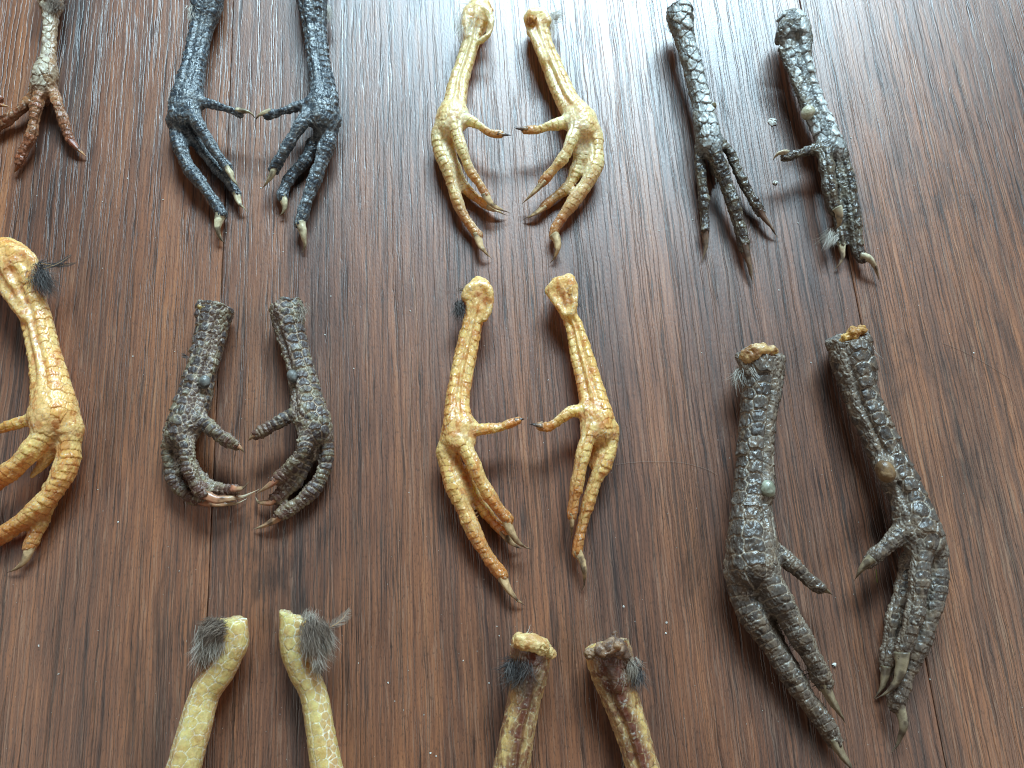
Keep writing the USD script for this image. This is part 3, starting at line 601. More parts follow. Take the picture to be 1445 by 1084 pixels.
build_foot('right foot of the pale yellow pair at the top centre, feather wisps at its hock', 'pale', RIGHT,
    [(754, 20, 14, 9), (757, 32, 17, 9), (762, 48, 16, 9), (768, 66, 15, 9), (778, 89, 15.5, 8.5), (790, 119, 17, 9), (804, 147, 18, 10), (818, 167, 21, 11), (823, 182, 20, 11)],
    palm=[[(745, 26, 7, 12), (750, 19, 7, 14), (764, 19, 7, 13), (773, 30, 6, 13)], [(748, 44, 6, 11), (758, 62, 6, 13), (766, 84, 5, 13)], [(828, 168, 15, 9), (839, 192, 11, 9)], [(812, 162, 15, 12), (812, 176, 14, 12)]],
    toes=[T([(838, 190, 12, 9), (841, 222, 13.5, 9), (831, 253, 13, 8.5), (812, 280, 11.5, 7), (795, 304, 10, 5.5), (783, 324, 8.8, 4.5), (781, 332, 8.5, 4)], [(781, 331, 5), (787, 348, 5), (783, 362, 3), (776, 371, 1.2)], 7),
          T([(812, 180, 11, 14), (806, 198, 10.5, 15), (795, 222, 10, 14), (781, 239, 9, 12), (765, 258, 8.5, 10)], [(767, 256, 10.5), (755, 270, 9), (736, 288, 4)], 6.2),
          T([(820, 222, 11, 7), (812, 242, 11, 5), (802, 263, 9.5, 4.4), (781, 280, 8.2, 3.8), (766, 293, 7.8, 3.4)], [(768, 291, 4), (756, 301, 3.4), (738, 310, 1.2)], 5.6),
          T([(806, 168, 13, 12), (792, 174, 11, 13), (774, 178, 8, 14), (754, 184, 7.2, 14), (741, 184, 6.5, 14)], [(744, 182, 14.5), (735, 182, 14.8), (725, 180, 14)], 4.6, H)],
    webs=[[(824, 195, 12, 9), (820, 215, 9, 8), (816, 230, 5, 7)], [(812, 192, 6, 11), (812, 216, 4, 9)]],
    cut=(752, 20, -0.2), hollow=[(770, 54, 19, 7), (776, 72, 18.5, 6)], cap=[(750, 30, 14, 9)], capcol=((206, 150, 76), (168, 108, 56)), tufts=[('white', 772, 32, 10, 13, 4, 14, 22, 200), ('white', 782, 22, 10, 8, 10, -6, 16, 60)], seed=6)
build_foot('dark banded foot lying back up, toes spread, right of the pale yellow pair', 'banded', (-0.1, 0.1, 1),
    [(959, 16, 19, 15), (961, 28, 20, 15), (964, 42, 17, 15), (967, 56, 15.5, 14), (974, 78, 15.5, 14), (983, 113, 15.5, 13), (992, 151, 15.5, 12.5), (998, 181, 19, 13), (1002, 204, 19, 12)],
    toes=[T([(990, 206, 10, 9), (987, 225, 9, 8), (991, 257, 9, 7), (994, 295, 8.5, 5), (995, 326, 7.5, 4)], [(995, 323, 4.4), (996, 345, 3.4), (991, 369, 1.2)], 6),
          T([(1003, 202, 12, 13), (1009, 218, 12, 13), (1024, 257, 11.2, 10), (1037, 295, 10.8, 8), (1047, 333, 10, 5.5), (1051, 352, 9.2, 4.5)], [(1050, 347, 5), (1058, 376, 4), (1062, 401, 1.2)], 7.6),
          T([(1012, 196, 8, 10), (1029, 214, 7.5, 9), (1043, 246, 8, 8), (1060, 278, 8.2, 6), (1074, 300, 7.8, 4.5)], [(1072, 297, 5), (1086, 318, 4), (1099, 336, 1.2)], 6),
          T([(1000, 196, 9, 6), (1006, 226, 8, 4), (1010, 244, 7, 3.5)], [(1009, 241, 3.6), (1012, 252, 3), (1012, 260, 1.4)], 4.5, H)],
    webs=[[(1002, 208, 8, 7), (1008, 238, 4, 5), (1010, 258, 2, 4)]], cut=(957, 11), cap=[(966, 14, 17, 12), (955, 18, 16, 9)], capcol=((84, 74, 68), (50, 44, 42)), spur=[(1005, 149, 12, 6)],
    tufts=[('white', 962, 34, 10, 10, 2, 14, 13, 50), ('dark', 955, 26, 10, 13, 0, 12, 12, 120)], seed=7)
build_foot('dark banded foot on its side with a bead-like spur, beside the right seam', 'banded', (0.8, 0.1, 0.6),
    [(1116, 32, 20, 14), (1119, 44, 22, 14), (1121, 60, 20, 13), (1124, 78, 18, 12), (1131, 98, 16.5, 12), (1140, 129, 16, 11), (1151, 159, 17, 11), (1164, 189, 18, 11), (1172, 210, 18, 11)],
    palm=[[(1098, 58, 6, 15), (1103, 40, 7, 18), (1120, 29, 7, 19), (1136, 34, 6.5, 18), (1141, 52, 6, 17), (1138, 74, 6, 16)], [(1102, 70, 5.5, 16), (1114, 96, 6, 15), (1128, 130, 6, 14.5), (1139, 158, 9, 13)], [(1176, 200, 13, 10), (1184, 222, 11, 9)]],
    toes=[T([(1182, 210, 12, 10), (1187, 225, 12.5, 9), (1197, 257, 11.5, 8), (1202, 291, 11.8, 7), (1207, 325, 11.2, 6), (1210, 352, 10.5, 5), (1215, 364, 9, 4.6)], [(1214, 361, 6), (1227, 366, 6.5), (1236, 380, 4.5), (1241, 398, 1.4)], 6.2),
          T([(1162, 210, 12, 13), (1166, 231, 12.5, 14), (1170, 261, 12.5, 14), (1175, 290, 11.5, 12), (1178, 298, 10, 11)], [(1181, 293, 15), (1185, 312, 13), (1176, 327, 9)], 7),
          T([(1182, 250, 10, 6), (1184, 290, 9, 5), (1184, 326, 9, 4), (1187, 345, 8, 4)], [(1186, 341, 4.4), (1189, 362, 4), (1177, 381, 1.2)], 5.6),
          T([(1166, 208, 12, 12), (1153, 210, 9, 13), (1132, 215, 7.5, 14), (1112, 221, 7.5, 14), (1107, 222, 7, 14)], [(1111, 216, 15), (1100, 216, 16), (1094, 221, 15), (1090, 229, 13)], 4.6, H)],
    webs=[[(1178, 225, 9, 9), (1182, 262, 7, 7)], [(1176, 225, 8, 9), (1180, 262, 6, 6), (1183, 285, 5, 6)]],
    hollow=[(1121, 50, 23, 16), (1124, 72, 21.5, 12), (1130, 96, 19.5, 9), (1138, 122, 19, 7)], cap=[(1108, 44, 15, 6), (1127, 36, 16, 8)], capcol=((74, 68, 64), (40, 37, 36)), spur=[(1141, 157, 16.5, 8), (1138, 161, 16.5, 7.5)], clawcol=[(208, 196, 164), (170, 146, 116), (120, 98, 78)], spurcol=((198, 192, 170), (168, 158, 130)),
    tufts=[('white', 1176, 330, 8, 8, -8, 14, 24, 80)], seed=8)
# --- middle row
build_foot('large golden foot cut by the left edge with a black feather tuft on its hock', 'gold', RIGHT,
    [(8, 360, 26, 11), (18, 372, 30, 12), (28, 392, 28, 12), (38, 415, 24, 11), (52, 450, 21, 10), (62, 495, 22, 10), (70, 530, 25, 11), (75, 561, 29, 12), (77, 585, 31, 13)],
    palm=[[(-2, 362, 9, 17), (20, 354, 9, 18), (40, 362, 9, 17), (49, 380, 8, 16), (48, 404, 7, 15)], [(-4, 398, 8, 14), (16, 422, 8, 15), (34, 448, 7, 15)], [(86, 575, 22, 11), (98, 606, 19, 11)], [(62, 585, 20, 14), (64, 602, 19, 15)]],
    toes=[T([(97, 606, 19, 11), (96, 645, 18, 10), (77, 690, 17, 9.5), (49, 721, 15.5, 8.5), (18, 745, 14.5, 7), (-14, 765, 13, 5)], [(-10, 763, 6), (-28, 780, 5), (-42, 800, 1.4)], 9),
          T([(66, 604, 17, 15), (53, 624, 16.5, 16), (27, 654, 16, 15), (0, 676, 15.5, 13), (-24, 694, 14, 11)], [(-21, 692, 12), (-40, 708, 9), (-54, 726, 4)], 9),
          T([(72, 690, 14, 5), (58, 734, 12.5, 4), (46, 762, 11.5, 4), (41, 772, 11, 4)], [(42, 769, 4.6), (35, 790, 4), (10, 808, 1.2)], 8.5),
          T([(60, 588, 14, 14), (40, 593, 11, 15), (13, 601, 9.5, 15), (-14, 610, 9, 14)], [(-10, 608, 15), (-24, 613, 14), (-36, 620, 12)], 6, H)],
    webs=[[(80, 625, 12, 10), (60, 655, 8, 8), (45, 672, 4, 7)]],
    hollow=[(8, 382, 25, 18), (20, 404, 23, 13), (30, 430, 21, 9)], cap=[(8, 358, 14, 11), (32, 356, 15, 9), (46, 366, 13, 7)], capcol=((224, 180, 96), (190, 140, 70)), tufts=[('dark', 54, 385, 18, 13, 3, 14, 34, 240), ('dark', 52, 380, 17, 10, 14, -2, 20, 90)],
    feathers=[('dark', 58, 372, 18, 106, 371, 10, 5), ('dark', 60, 380, 17, 100, 360, 12, 5)], seed=9)
build_foot('left foot of the mottled grey pair with long reddish claws curled inwards', 'mottled', (-0.62, 0.0, 0.78),
    [(305, 436, 26, 10), (303, 446, 25, 10), (300, 462, 22.5, 10), (294, 491, 21.5, 9.5), (287, 517, 21.5, 10), (279, 546, 23, 10), (272, 571, 25, 11), (264, 596, 25, 12), (258, 612, 22, 12)],
    palm=[[(252, 595, 15, 10), (243, 622, 12, 9)]],
    toes=[T([(244, 608, 12, 9), (240, 632, 11.5, 8), (241, 662, 12, 7), (250, 684, 11.5, 5.5), (268, 700, 11, 5), (284, 707, 9, 4.5)], [(282, 706, 5), (306, 711, 4.5), (330, 711, 3), (348, 704, 1.4)], 7),
          T([(258, 608, 13, 14), (263, 630, 12.5, 15), (266, 655, 12.5, 14), (276, 681, 12, 12), (288, 697, 10.5, 11)], [(286, 694, 11.5), (308, 705, 10.5), (336, 702, 8), (366, 690, 4)], 7.5),
          T([(270, 655, 10, 7), (284, 675, 10, 6), (301, 688, 10, 6), (322, 691, 10, 6.5), (330, 691, 8.5, 7)], [(327, 690, 9), (340, 690, 12), (351, 680, 14)], 5.4),
          T([(274, 588, 14, 13), (286, 595, 11.5, 14), (304, 610, 11, 14), (322, 622, 11, 13), (332, 628, 9, 13)], [(330, 627, 13.5), (338, 632, 13), (345, 640, 11)], 5.5, H)],
    webs=[[(256, 630, 8, 9), (254, 665, 7, 7)]], cut=(307, 432, 0.1), cap=[(286, 435, 15, 8), (295, 436, 15, 7), (318, 442, 14, 9)], capcol=((186, 150, 84), (120, 106, 84)), spur=[(289, 536, 16.5, 6.5), (288, 542, 16.5, 6.5)], spurcol=((112, 110, 104), (60, 58, 56)),
    tufts=[('dark', 263, 504, 9, 4, -12, 2, 12, 20)], seed=10)
build_foot('right foot of the mottled grey pair, longest claw pointing at the lower left', 'mottled', (0.62, 0.0, 0.78),
    [(404, 432, 23, 10), (405, 442, 24, 10), (408, 462, 21.5, 10), (416, 491, 20, 9.5), (423, 517, 19.5, 10), (429, 546, 21.5, 10), (434, 571, 24, 11), (440, 592, 25, 12), (444, 606, 22, 12)],
    palm=[[(450, 592, 14, 10), (458, 614, 11, 9)]],
    toes=[T([(457, 604, 11, 9), (460, 620, 10.5, 8), (461, 645, 11, 7), (450, 680, 11.5, 6), (429, 704, 12, 5.5), (402, 723, 11, 5), (394, 728, 9.5, 4.6)], [(398, 725, 5.4), (380, 738, 4), (358, 747, 1.2)], 7.8, ),
          T([(436, 600, 12, 14), (431, 612, 11.5, 15), (429, 632, 11.5, 15), (417, 653, 12, 13), (398, 671, 11.5, 11), (391, 677, 9.5, 10)], [(394, 674, 11), (380, 685, 9.5), (361, 697, 5)], 7.6),
          T([(440, 635, 10, 6), (432, 655, 10.5, 5.2), (416, 680, 12.5, 5), (396, 698, 11.5, 5), (388, 703, 10, 5)], [(391, 701, 5.5), (378, 710, 5), (366, 709, 3.5), (361, 701, 2)], 7),
          T([(426, 582, 14, 13), (411, 585, 10.5, 14), (391, 597, 10.5, 14), (370, 609, 10.5, 13), (362, 614, 8.5, 13)], [(365, 611, 13.5), (356, 617, 13), (350, 623, 11)], 7, H)],
    webs=[[(446, 615, 9, 9), (444, 645, 6, 7)]], cut=(404, 428, -0.1), cap=[(400, 428, 12, 9), (416, 432, 12, 9)], capcol=((124, 92, 76), (84, 66, 58)), spur=[(412, 528, 16.5, 6.5), (412.5, 534, 16.5, 6.5)], spurcol=((112, 110, 104), (60, 58, 56)),
    tufts=[('grey', 424, 440, 14, 12, 4, 12, 16, 60)], seed=11)
build_foot('left foot of the golden centre pair with a black feather tuft beside its hock', 'gold', LEFT,
    [(676, 406, 17, 9), (674, 420, 20, 9), (671, 436, 18, 9), (667, 454, 15.5, 9), (659, 490, 16.5, 8.5), (650, 535, 17.5, 9), (645, 570, 19, 10), (645, 601, 22, 11), (644, 620, 22, 11)],
    palm=[[(656, 420, 6, 13), (663, 406, 7, 14), (680, 402, 7, 14), (692, 413, 6, 14), (692, 430, 5.5, 13), (684, 450, 5, 13)], [(638, 610, 16, 9), (628, 640, 12, 9)], [(654, 604, 17, 12), (657, 622, 15, 12)]],
    toes=[T([(628, 636, 13, 9), (637, 673, 15.5, 9), (654, 716, 14.5, 8), (674, 760, 13, 6.5), (696, 796, 11.5, 5), (709, 812, 11, 4.5)], [(707, 809, 5.2), (719, 834, 4.6), (741, 854, 1.2)], 8),
          T([(652, 626, 14, 14), (664, 645, 13, 15), (678, 676, 12, 14), (700, 712, 11, 12), (717, 733, 10, 10)], [(715, 729, 10.5), (727, 760, 9), (751, 776, 4)], 8.2),
          T([(655, 668, 12, 6), (669, 698, 10.5, 5), (692, 730, 10, 4.4), (712, 750, 9.5, 4)], [(710, 748, 4.4), (722, 766, 4), (738, 774, 1.4)], 7),
          T([(662, 602, 15, 12), (676, 606, 10.5, 13), (700, 604, 8.8, 14), (722, 597, 8, 14), (731, 594, 7, 14)], [(727, 594, 14.5), (735, 592, 14.5), (741, 591, 14)], 5.6, H)],
    webs=[[(640, 650, 11, 9), (655, 680, 7, 7), (664, 704, 5, 7)]],
    hollow=[(681, 420, 19.5, 15), (675, 440, 18.5, 10), (668, 462, 18, 6)], cap=[(662, 410, 11, 8), (682, 404, 12, 8)], capcol=((196, 128, 64), (130, 70, 38)), tufts=[('dark', 650, 430, 12, 9, 0, 10, 24, 180), ('brown', 655, 410, 12, 8, -10, 0, 10, 30)], seed=12)
build_foot('right foot of the golden centre pair with a flared triangular hock', 'gold', RIGHT,
    [(795, 400, 19, 9), (795, 412, 21, 9), (799, 430, 15, 9), (803, 444, 12.5, 9), (810, 460, 13.5, 8.5), (818, 490, 16.5, 8.5), (830, 535, 19, 9), (838, 566, 21, 10), (843, 590, 23, 11), (846, 606, 21, 11)],
    palm=[[(776, 408, 6.5, 11), (785, 400, 6.5, 13), (799, 394, 7, 14), (809, 403, 6.5, 13), (811, 424, 5.5, 13), (806, 442, 5.5, 13)], [(774, 412, 5, 11), (786, 430, 5, 12), (798, 444, 5, 12)], [(850, 588, 16, 9), (860, 612, 12, 9)], [(834, 592, 16, 12), (832, 608, 14, 12)]],
    toes=[T([(861, 606, 13, 9), (858, 637, 14, 9), (839, 681, 12.5, 7.5), (827, 720, 11, 6), (818, 756, 9.8, 5), (814, 780, 9.5, 4.4)], [(814, 777, 5.2), (823, 800, 5.5), (825, 818, 3.6), (821, 834, 1.2)], 7),
          T([(834, 606, 13, 14), (825, 632, 12.8, 15), (816, 672, 12, 14), (809, 712, 10, 12), (807, 728, 9, 11)], [(807, 724, 12), (807, 746, 10), (805, 764, 6)], 6),
          T([(815, 660, 10, 6), (804, 690, 10, 5), (792, 720, 11, 4.4), (792, 734, 9.5, 4)], [(792, 731, 5), (791, 750, 4.4), (777, 767, 1.2)], 7.6),
          T([(828, 580, 15, 12), (810, 580, 10.5, 13), (790, 592, 9.2, 14), (771, 603, 8, 14), (762, 602, 7, 14)], [(766, 600, 14.5), (756, 600, 14.5), (746, 598, 14)], 5.6, H)],
    webs=[[(846, 622, 10, 9), (836, 655, 6, 7)]],
    hollow=[(791, 412, 19.5, 15), (798, 432, 17.5, 8)], cut=(792, 393, -0.3), cap=[(802, 397, 13, 7), (790, 399, 12, 8)], capcol=((196, 128, 64), (140, 80, 42)), tufts=[('dark', 808, 412, 12, 5, 2, 8, 9, 30), ('dark', 813, 426, 9, 4, 1, 10, 10, 30)], seed=13)
build_foot('large grey brown foot with a pale spur, its longest toe running to the bottom edge', 'brown', (-0.55, 0.0, 0.83),
    [(1076, 500, 30, 12), (1075, 512, 31, 12), (1074, 538, 29, 11), (1070, 579, 26, 11), (1065, 625, 25.5, 11), (1063, 672, 27, 11), (1060, 719, 29, 12), (1060, 766, 34, 14), (1062, 795, 36, 14)],
    palm=[[(1083, 682, 10.5, 16.6), (1083, 697, 10.5, 16.6)], [(1046, 504, 9, 15), (1052, 520, 7, 16)], [(1048, 770, 22, 12), (1042, 808, 19, 11)]],
    toes=[T([(1043, 805, 21, 11), (1046, 832, 23, 10.5), (1070, 882, 21, 9.5), (1105, 935, 18.5, 8), (1134, 982, 17.5, 7), (1163, 1020, 16, 6), (1177, 1045, 14, 5)], [(1175, 1040, 5.6), (1190, 1068, 5), (1207, 1092, 1.4)], 11),
          T([(1076, 800, 23, 15), (1088, 825, 22.5, 16), (1117, 877, 20, 14), (1146, 929, 17, 12), (1163, 964, 15, 10)], [(1160, 958, 10.5), (1178, 995, 9), (1194, 1021, 4)], 11.5),
          T([(1070, 850, 14, 5), (1098, 910, 12, 4.6), (1124, 960, 12, 4.2), (1140, 985, 10, 4)], [(1137, 980, 4.4), (1150, 1005, 4), (1158, 1020, 1.4)], 7),
          T([(1074, 765, 18, 13), (1090, 773, 14, 14), (1117, 796, 14, 14), (1143, 820, 12.5, 14), (1156, 829, 11, 14)], [(1152, 825, 14.5), (1164, 832, 14), (1175, 840, 13)], 7.5, H)],
    webs=[[(1068, 835, 16, 10), (1086, 880, 10, 8), (1110, 925, 7, 7)]],
    cut=(1076, 494, 0.0, 0.5), cap=[(1053, 503, 17, 12), (1064, 496, 20, 11), (1076, 493, 20, 11), (1089, 494, 19, 9)], capcol=((196, 158, 108), (140, 98, 62)), spur=[(1083, 686, 18.5, 8.5), (1083, 693, 18.5, 9)], spurcol=((160, 162, 142), (118, 116, 98)),
    tufts=[('white', 1047, 520, 13, 9, -1, 16, 30, 120), ('white', 1060, 524, 18, 6, 3, 12, 20, 40)], seed=14)
build_foot('large grey brown foot with a round brown spur at the right of the floor', 'brown', (0.45, 0.1, 0.88),
    [(1196, 480, 29, 13), (1199, 492, 30, 13), (1204, 514, 29, 13), (1213, 555, 25, 12), (1233, 602, 24, 12), (1254, 649, 24.5, 12), (1277, 696, 25.5, 12), (1291, 736, 29, 13), (1300, 760, 28, 13)],
    palm=[[(1246, 656, 13, 17.5), (1252, 674, 13, 17.5)], [(1174, 484, 9, 14), (1180, 474, 8, 16)], [(1308, 745, 20, 11), (1318, 778, 17, 11)]],
    toes=[T([(1316, 770, 19, 11), (1322, 797, 18, 10.5), (1317, 847, 18, 10), (1298, 906, 17, 8.5), (1279, 952, 15, 7), (1266, 984, 16, 6), (1263, 995, 13, 5.5)], [(1265, 990, 7), (1275, 1020, 7), (1270, 1042, 4.5), (1258, 1062, 1.4)], 9),
          T([(1300, 776, 18, 15), (1298, 812, 17, 16), (1292, 859, 16, 15), (1278, 906, 14.5, 13), (1271, 925, 13, 12)], [(1272, 920, 13.5), (1268, 955, 12), (1236, 986, 6)], 9.6),
          T([(1282, 790, 14, 6), (1275, 824, 13, 5), (1262, 871, 13.5, 4.6), (1252, 930, 12.5, 4.2), (1250, 945, 11, 4)], [(1250, 940, 5), (1247, 962, 4.4), (1234, 985, 1.4)], 8),
          T([(1292, 742, 20, 13), (1277, 749, 16, 14), (1251, 771, 14.5, 14), (1232, 788, 12.5, 14), (1226, 794, 11, 14)], [(1230, 789, 15), (1216, 803, 14), (1206, 819, 11)], 9, H)],
    webs=[[(1310, 800, 14, 10), (1306, 850, 9, 9), (1292, 905, 7, 8)]],
    cut=(1194, 474, -0.1, 0.45), cap=[(1192, 478, 19, 9), (1204, 470, 21, 10), (1216, 466, 19, 8)], capcol=((206, 158, 88), (160, 112, 60)), spur=[(1247, 660, 20.5, 11), (1251, 669, 20.5, 12)], spurcol=((136, 106, 74), (104, 78, 54)),
    tufts=[('white', 1222, 490, 14, 9, 5, 14, 26, 130)], seed=15)
# --- bottom row: the feet run on below the picture
build_foot('straw yellow foot at the bottom with a grey down tuft left of its hock', 'straw', (0.35, 0.0, 0.94),
    [(327, 866, 20, 12), (328, 880, 22, 12), (329, 905, 23, 11), (321, 925, 22, 10.5), (313, 943, 22, 10), (289, 980, 22, 9), (276, 1023, 24, 9.5), (264, 1066, 25, 10), (252, 1110, 26, 10), (240, 1160, 30, 11), (236, 1195, 32, 12)],
    toes=[T([(226, 1195, 17, 10), (224, 1235, 17, 9), (246, 1290, 15, 8), (278, 1340, 12, 5)], [(275, 1336, 6), (290, 1362, 5), (306, 1380, 1.4)], 9), T([(244, 1200, 15, 14), (262, 1245, 13, 14), (290, 1290, 11, 10)], [(287, 1286, 11), (302, 1310, 8), (318, 1322, 4)], 8),
          T([(242, 1235, 12, 5.5), (262, 1275, 11, 4.5), (290, 1315, 10, 4)], [(287, 1311, 4.4), (302, 1330, 4), (316, 1340, 1.4)], 7), T([(252, 1175, 17, 13), (276, 1184, 11, 14), (312, 1184, 9, 14)], [(308, 1183, 14.5), (320, 1182, 14), (332, 1180, 13)], 6, H)],
    cut=(330, 873, 0.25, 0.1), hollow=[(337, 868, 17, 9)], tufts=[('grey', 297, 900, 18, 19, -3, 16, 30, 1000), ('brown', 306, 886, 21, 15, -9, 6, 24, 520), ('grey', 287, 920, 12, 11, -1, 14, 28, 260)], seed=16)
build_foot('yellow foot at the bottom with a grey brown down tuft and one upright feather', 'straw', (-0.45, 0.0, 0.9),
    [(413, 858, 19, 12), (414, 876, 20, 12), (415, 908, 21, 11), (425, 941, 20.5, 10), (443, 980, 20, 9), (451, 1023, 20.5, 9.5), (458, 1066, 22.5, 10), (466, 1110, 25, 10), (476, 1160, 29, 11), (480, 1195, 31, 12)],
    toes=[T([(490, 1195, 17, 10), (492, 1235, 17, 9), (470, 1290, 15, 8), (440, 1340, 12, 5)], [(443, 1336, 6), (428, 1362, 5), (412, 1380, 1.4)], 9), T([(472, 1200, 15, 14), (456, 1245, 13, 14), (428, 1290, 11, 10)], [(431, 1286, 11), (416, 1310, 8), (400, 1322, 4)], 8),
          T([(476, 1235, 12, 5.5), (456, 1275, 11, 4.5), (428, 1315, 10, 4)], [(431, 1311, 4.4), (416, 1330, 4), (402, 1340, 1.4)], 7), T([(464, 1175, 17, 13), (442, 1184, 11, 14), (408, 1184, 9, 14)], [(412, 1183, 14.5), (400, 1182, 14), (388, 1180, 13)], 6, H)],
    cut=(412, 867, 0.45, 0.1), hollow=[(406, 862, 18, 7)], tufts=[('grey', 446, 898, 19, 19, 2, 14, 30, 900), ('brown', 442, 890, 22, 18, 3, 12, 26, 620), ('grey', 436, 878, 20, 10, 3, -8, 14, 90), ('grey', 446, 935, 19, 8, 0, 14, 22, 90)],
    feathers=[('brown', 458, 888, 18, 493, 860, 16, 10)], seed=17)
def amber_col(C, cc, un, th, n1, m):
    if C.kind != 'shank': return cc
    mid = np.exp(-((th + 0.25 * (n1 - 0.5) * 4 - 0.25) / 0.62) ** 2)
    cc = lerp(cc, lin((88, 36, 30)) * (0.5 + n1)[:, None], 0.95 * mid * (0.55 + 0.45 * m))
    return lerp(cc, lin((96, 72, 62)) * (0.6 + 0.8 * n1)[:, None], 0.8 * sstep(0.34, 0.12, un + 0.3 * (n1 - 0.5)) * sstep(1.3, 0.7, np.abs(th)))
build_foot('amber foot at the bottom with a thick yellow joint end and a dark tuft', 'amber', (-0.2, 0.0, 0.98),
    [(750, 912, 30, 12), (748, 935, 30, 12), (744, 965, 27, 11), (738, 998, 24.5, 10), (732, 1028, 25, 10), (725, 1067, 26, 10), (716, 1110, 27, 10), (708, 1160, 30, 11), (706, 1195, 32, 12)],
    toes=[T([(696, 1195, 17, 10), (694, 1235, 17, 9), (716, 1290, 15, 8), (748, 1340, 12, 5)], [(745, 1336, 6), (760, 1362, 5), (776, 1380, 1.4)], 9), T([(714, 1200, 15, 14), (732, 1245, 13, 14), (760, 1290, 11, 10)], [(757, 1286, 11), (772, 1310, 8), (788, 1322, 4)], 8),
          T([(712, 1235, 12, 5.5), (732, 1275, 11, 4.5), (760, 1315, 10, 4)], [(757, 1311, 4.4), (772, 1330, 4), (786, 1340, 1.4)], 7), T([(722, 1175, 17, 13), (746, 1184, 11, 14), (780, 1184, 9, 14)], [(776, 1183, 14.5), (788, 1182, 14), (800, 1180, 13)], 6, H)],
    cut=(752, 903, 0.1), cap=[(735, 906, 21, 14), (750, 906, 22, 12), (764, 912, 21, 13), (775, 921, 16, 10), (718, 913, 14, 8)], capcol=((222, 188, 130), (196, 146, 90)),
    tufts=[('dark', 730, 944, 19, 14, -8, 15, 38, 150), ('dark', 740, 940, 21, 12, -1, 14, 34, 90), ('dark', 722, 935, 17, 10, -10, 10, 24, 40), ('white', 740, 900, 20, 4, 10, -8, 20, 4)], colorize=amber_col, seed=18)
build_foot('amber foot at the bottom with a brown lumpy joint end, tuft on its right', 'amber', (0.2, 0.0, 0.98),
    [(858, 905, 31, 12), (860, 925, 34, 12), (866, 950, 33, 11), (874, 979, 28, 10), (884, 1008, 26.5, 10), (894, 1038, 25, 10), (903, 1068, 24.5, 10), (914, 1110, 27, 10), (926, 1160, 30, 11), (930, 1195, 32, 12)],
    toes=[T([(940, 1195, 17, 10), (942, 1235, 17, 9), (920, 1290, 15, 8), (890, 1340, 12, 5)], [(893, 1336, 6), (878, 1362, 5), (862, 1380, 1.4)], 9), T([(922, 1200, 15, 14), (906, 1245, 13, 14), (878, 1290, 11, 10)], [(881, 1286, 11), (866, 1310, 8), (850, 1322, 4)], 8),
          T([(926, 1235, 12, 5.5), (906, 1275, 11, 4.5), (878, 1315, 10, 4)], [(881, 1311, 4.4), (866, 1330, 4), (852, 1340, 1.4)], 7), T([(914, 1175, 17, 13), (892, 1184, 11, 14), (858, 1184, 9, 14)], [(862, 1183, 14.5), (850, 1182, 14), (838, 1180, 13)], 6, H)],
    cut=(860, 906, -0.2), cap=[(832, 922, 17, 10), (851, 918, 22, 13), (868, 912, 23, 14), (880, 924, 20, 11), (866, 896, 19, 6)], capcol=((150, 118, 92), (98, 74, 60)),
    tufts=[('dark', 893, 945, 17, 15, 0, 14, 30, 260), ('grey', 886, 938, 20, 13, 2, 14, 28, 120)], colorize=amber_col, seed=19)
#FEET_END

# ---------------------------------------------------------------- small things lying on the floor
def crumb(x, y, r, seed, flat=0.5):
    t = trimesh.creation.icosphere(subdivisions=1, radius=1.0); g = np.random.default_rng(seed)
    v = t.vertices * (1 + 0.35 * g.normal(size=(len(t.vertices), 1)).clip(-1, 1)) * np.array([1, g.uniform(0.5, 1), flat]); a = g.random() * 6.28
    v = v @ np.array([[math.cos(a), -math.sin(a), 0], [math.sin(a), math.cos(a), 0], [0, 0, 1]]).T * r
    v[:, 2] += r * flat * 0.7; v[:, 2] = np.maximum(v[:, 2], 0.00005)
    return v + np.array([x, y, 0]), np.array(t.faces)
M_crumb = usdkit.material(stage, '/World/Looks/dust_white', {'p': ('principled_bsdf', {'base_color': lin((206, 202, 194)), 'roughness': 0.6})}, [], 'p.BSDF')
M_flake = usdkit.material(stage, '/World/Looks/skin_flake', {'p': ('principled_bsdf', {'base_color': lin((226, 224, 214)), 'roughness': 0.35})}, [], 'p.BSDF')
g = np.random.default_rng(77); V, F, o = [], [], 0
for i in range(420):
    q = at(g.uniform(-60, PW + 60), g.uniform(-40, PH + 40))[0]; v, f = crumb(q[0], q[1], 0.00013 + 0.00032 * g.random() ** 6, i)
    V.append(v); F.append(f + o); o += len(v)
d = usdkit.mesh(stage, '/World/dust', (np.vstack(V), np.vstack(F)), M_crumb); data(d.GetPrim(), kind='stuff', label='white specks of dust scattered over the wooden floor', category='dust')
def flake(x, y, r, seed, label):
    q = at(x, y)[0]; g = np.random.default_rng(seed); n = 14; rr = r * at(x, y)[1] / FPX
    rim = [(rr * (0.7 + 0.5 * g.random()) * math.cos(k * 6.283 / n), rr * (0.7 + 0.5 * g.random()) * math.sin(k * 6.283 / n)) for k in range(n)]
    top = [(0, 0, 0.0009)] + [(0.55 * a, 0.55 * b, 0.0006 + 0.0006 * g.random()) for a, b in rim] + [(a, b, 0.0002 + 0.0005 * g.random()) for a, b in rim] + [(a, b, 0.00006) for a, b in rim]
    f = [(0, 1 + k, 1 + (k + 1) % n) for k in range(n)]
    for L in (0, 1):
        for k in range(n):
            a, b = 1 + L * n + k, 1 + L * n + (k + 1) % n; f += [(a, a + n, b + n), (a, b + n, b)]
    m = usdkit.mesh(stage, numbered('/World', 'skin_flake'), (np.array(top), np.array(f)), M_flake, smooth=False)
    m.AddTranslateOp().Set(Gf.Vec3d(q[0], q[1], 0.0)); data(m.GetPrim(), label=label, category='flake')
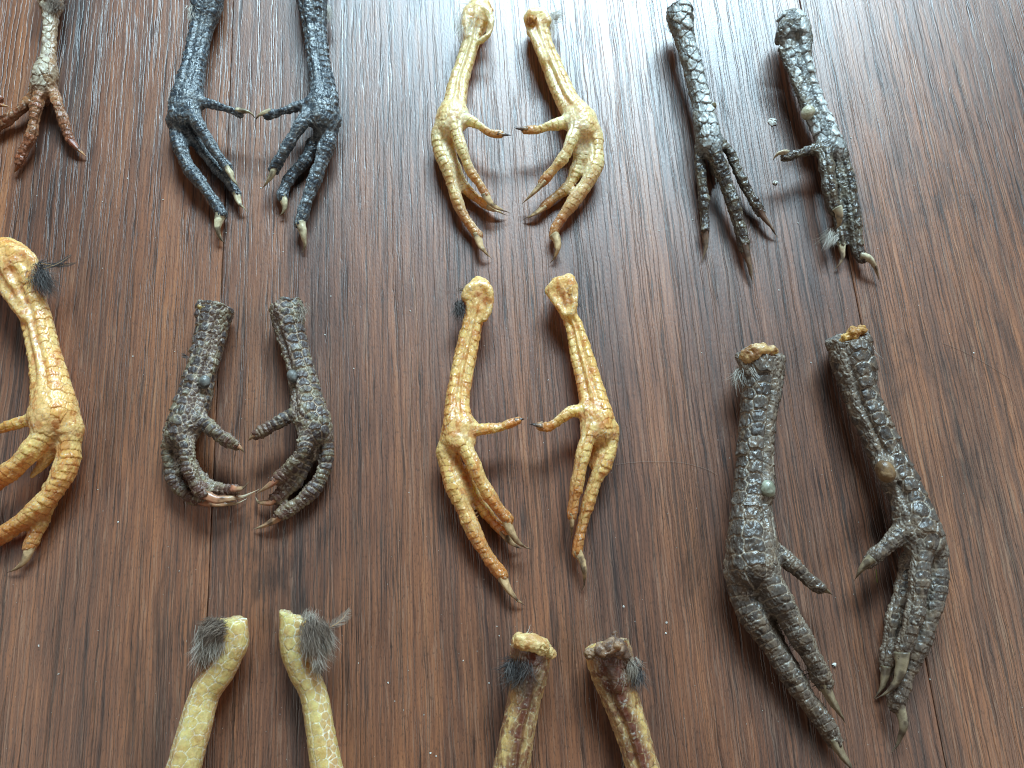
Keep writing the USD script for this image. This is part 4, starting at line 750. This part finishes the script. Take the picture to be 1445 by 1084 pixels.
flake(1090, 172, 6.5, 3, 'white skin flake between the two dark banded feet, the largest flake')
flake(1094, 258, 3.2, 4, 'tiny white flake below the large one, between the dark banded feet')
flake(1177, 938, 3.0, 6, 'small white shred right of the toe tips of the large grey brown foot')
def thread(name, label, pts, width, color, seed):
    P = np.array([at(x, y, z * .001)[0] for x, y, z in pts]); u = np.linspace(0, 1, len(P)); w = np.linspace(0, 1, 40)
    Q = np.column_stack([PchipInterpolator(u, P[:, k])(w) for k in range(3)])
    T_ = unit(np.gradient(Q, axis=0)); N = unit(np.cross(T_, [0, 0, 1.0])); B = np.cross(T_, N); m = 6; a = np.arange(m) * 6.283 / m
    v = (Q[:, None] + width * (np.cos(a)[None, :, None] * N[:, None] + np.sin(a)[None, :, None] * B[:, None])).reshape(-1, 3)
    f = [t for i in range(39) for j in range(m) for t in ((i * m + j, i * m + (j + 1) % m, (i + 1) * m + (j + 1) % m), (i * m + j, (i + 1) * m + (j + 1) % m, (i + 1) * m + j))]
    f += [(0, j + 1, j) for j in range(1, m - 1)] + [(39 * m, 39 * m + j, 39 * m + j + 1) for j in range(1, m - 1)]
    M = usdkit.material(stage, f'/World/Looks/{name}_{seed}_fibre', {'p': ('principled_bsdf', {'base_color': lin(color), 'roughness': 0.5})}, [], 'p.BSDF')
    t = trimesh.Trimesh(v, np.array(f), process=False); trimesh.repair.fix_normals(t)
    o = usdkit.mesh(stage, numbered('/World', name), t, M, smooth=True); data(o.GetPrim(), label=label, category='hair' if name == 'hair' else 'fibre')
thread('hair', 'thin pale hair on the floor right of the golden centre pair', [(868, 656, 0.3), (905, 652, 0.3), (950, 652, 0.3), (985, 658, 0.3), (1012, 670, 0.3)], 0.00004, (150, 128, 112), 1)
thread('hair', 'thin pale hair right of the large spurred foot near the right edge', [(1330, 484, 0.3), (1360, 496, 0.3), (1395, 515, 0.3), (1425, 534, 0.3)], 0.000045, (150, 136, 124), 2)
thread('green_fibre', 'short green fibre hanging under the back toe of the brown spurred foot', [(1236, 804, 9), (1237, 812, 5), (1238, 822, 0.5)], 0.00018, (150, 176, 84), 3)
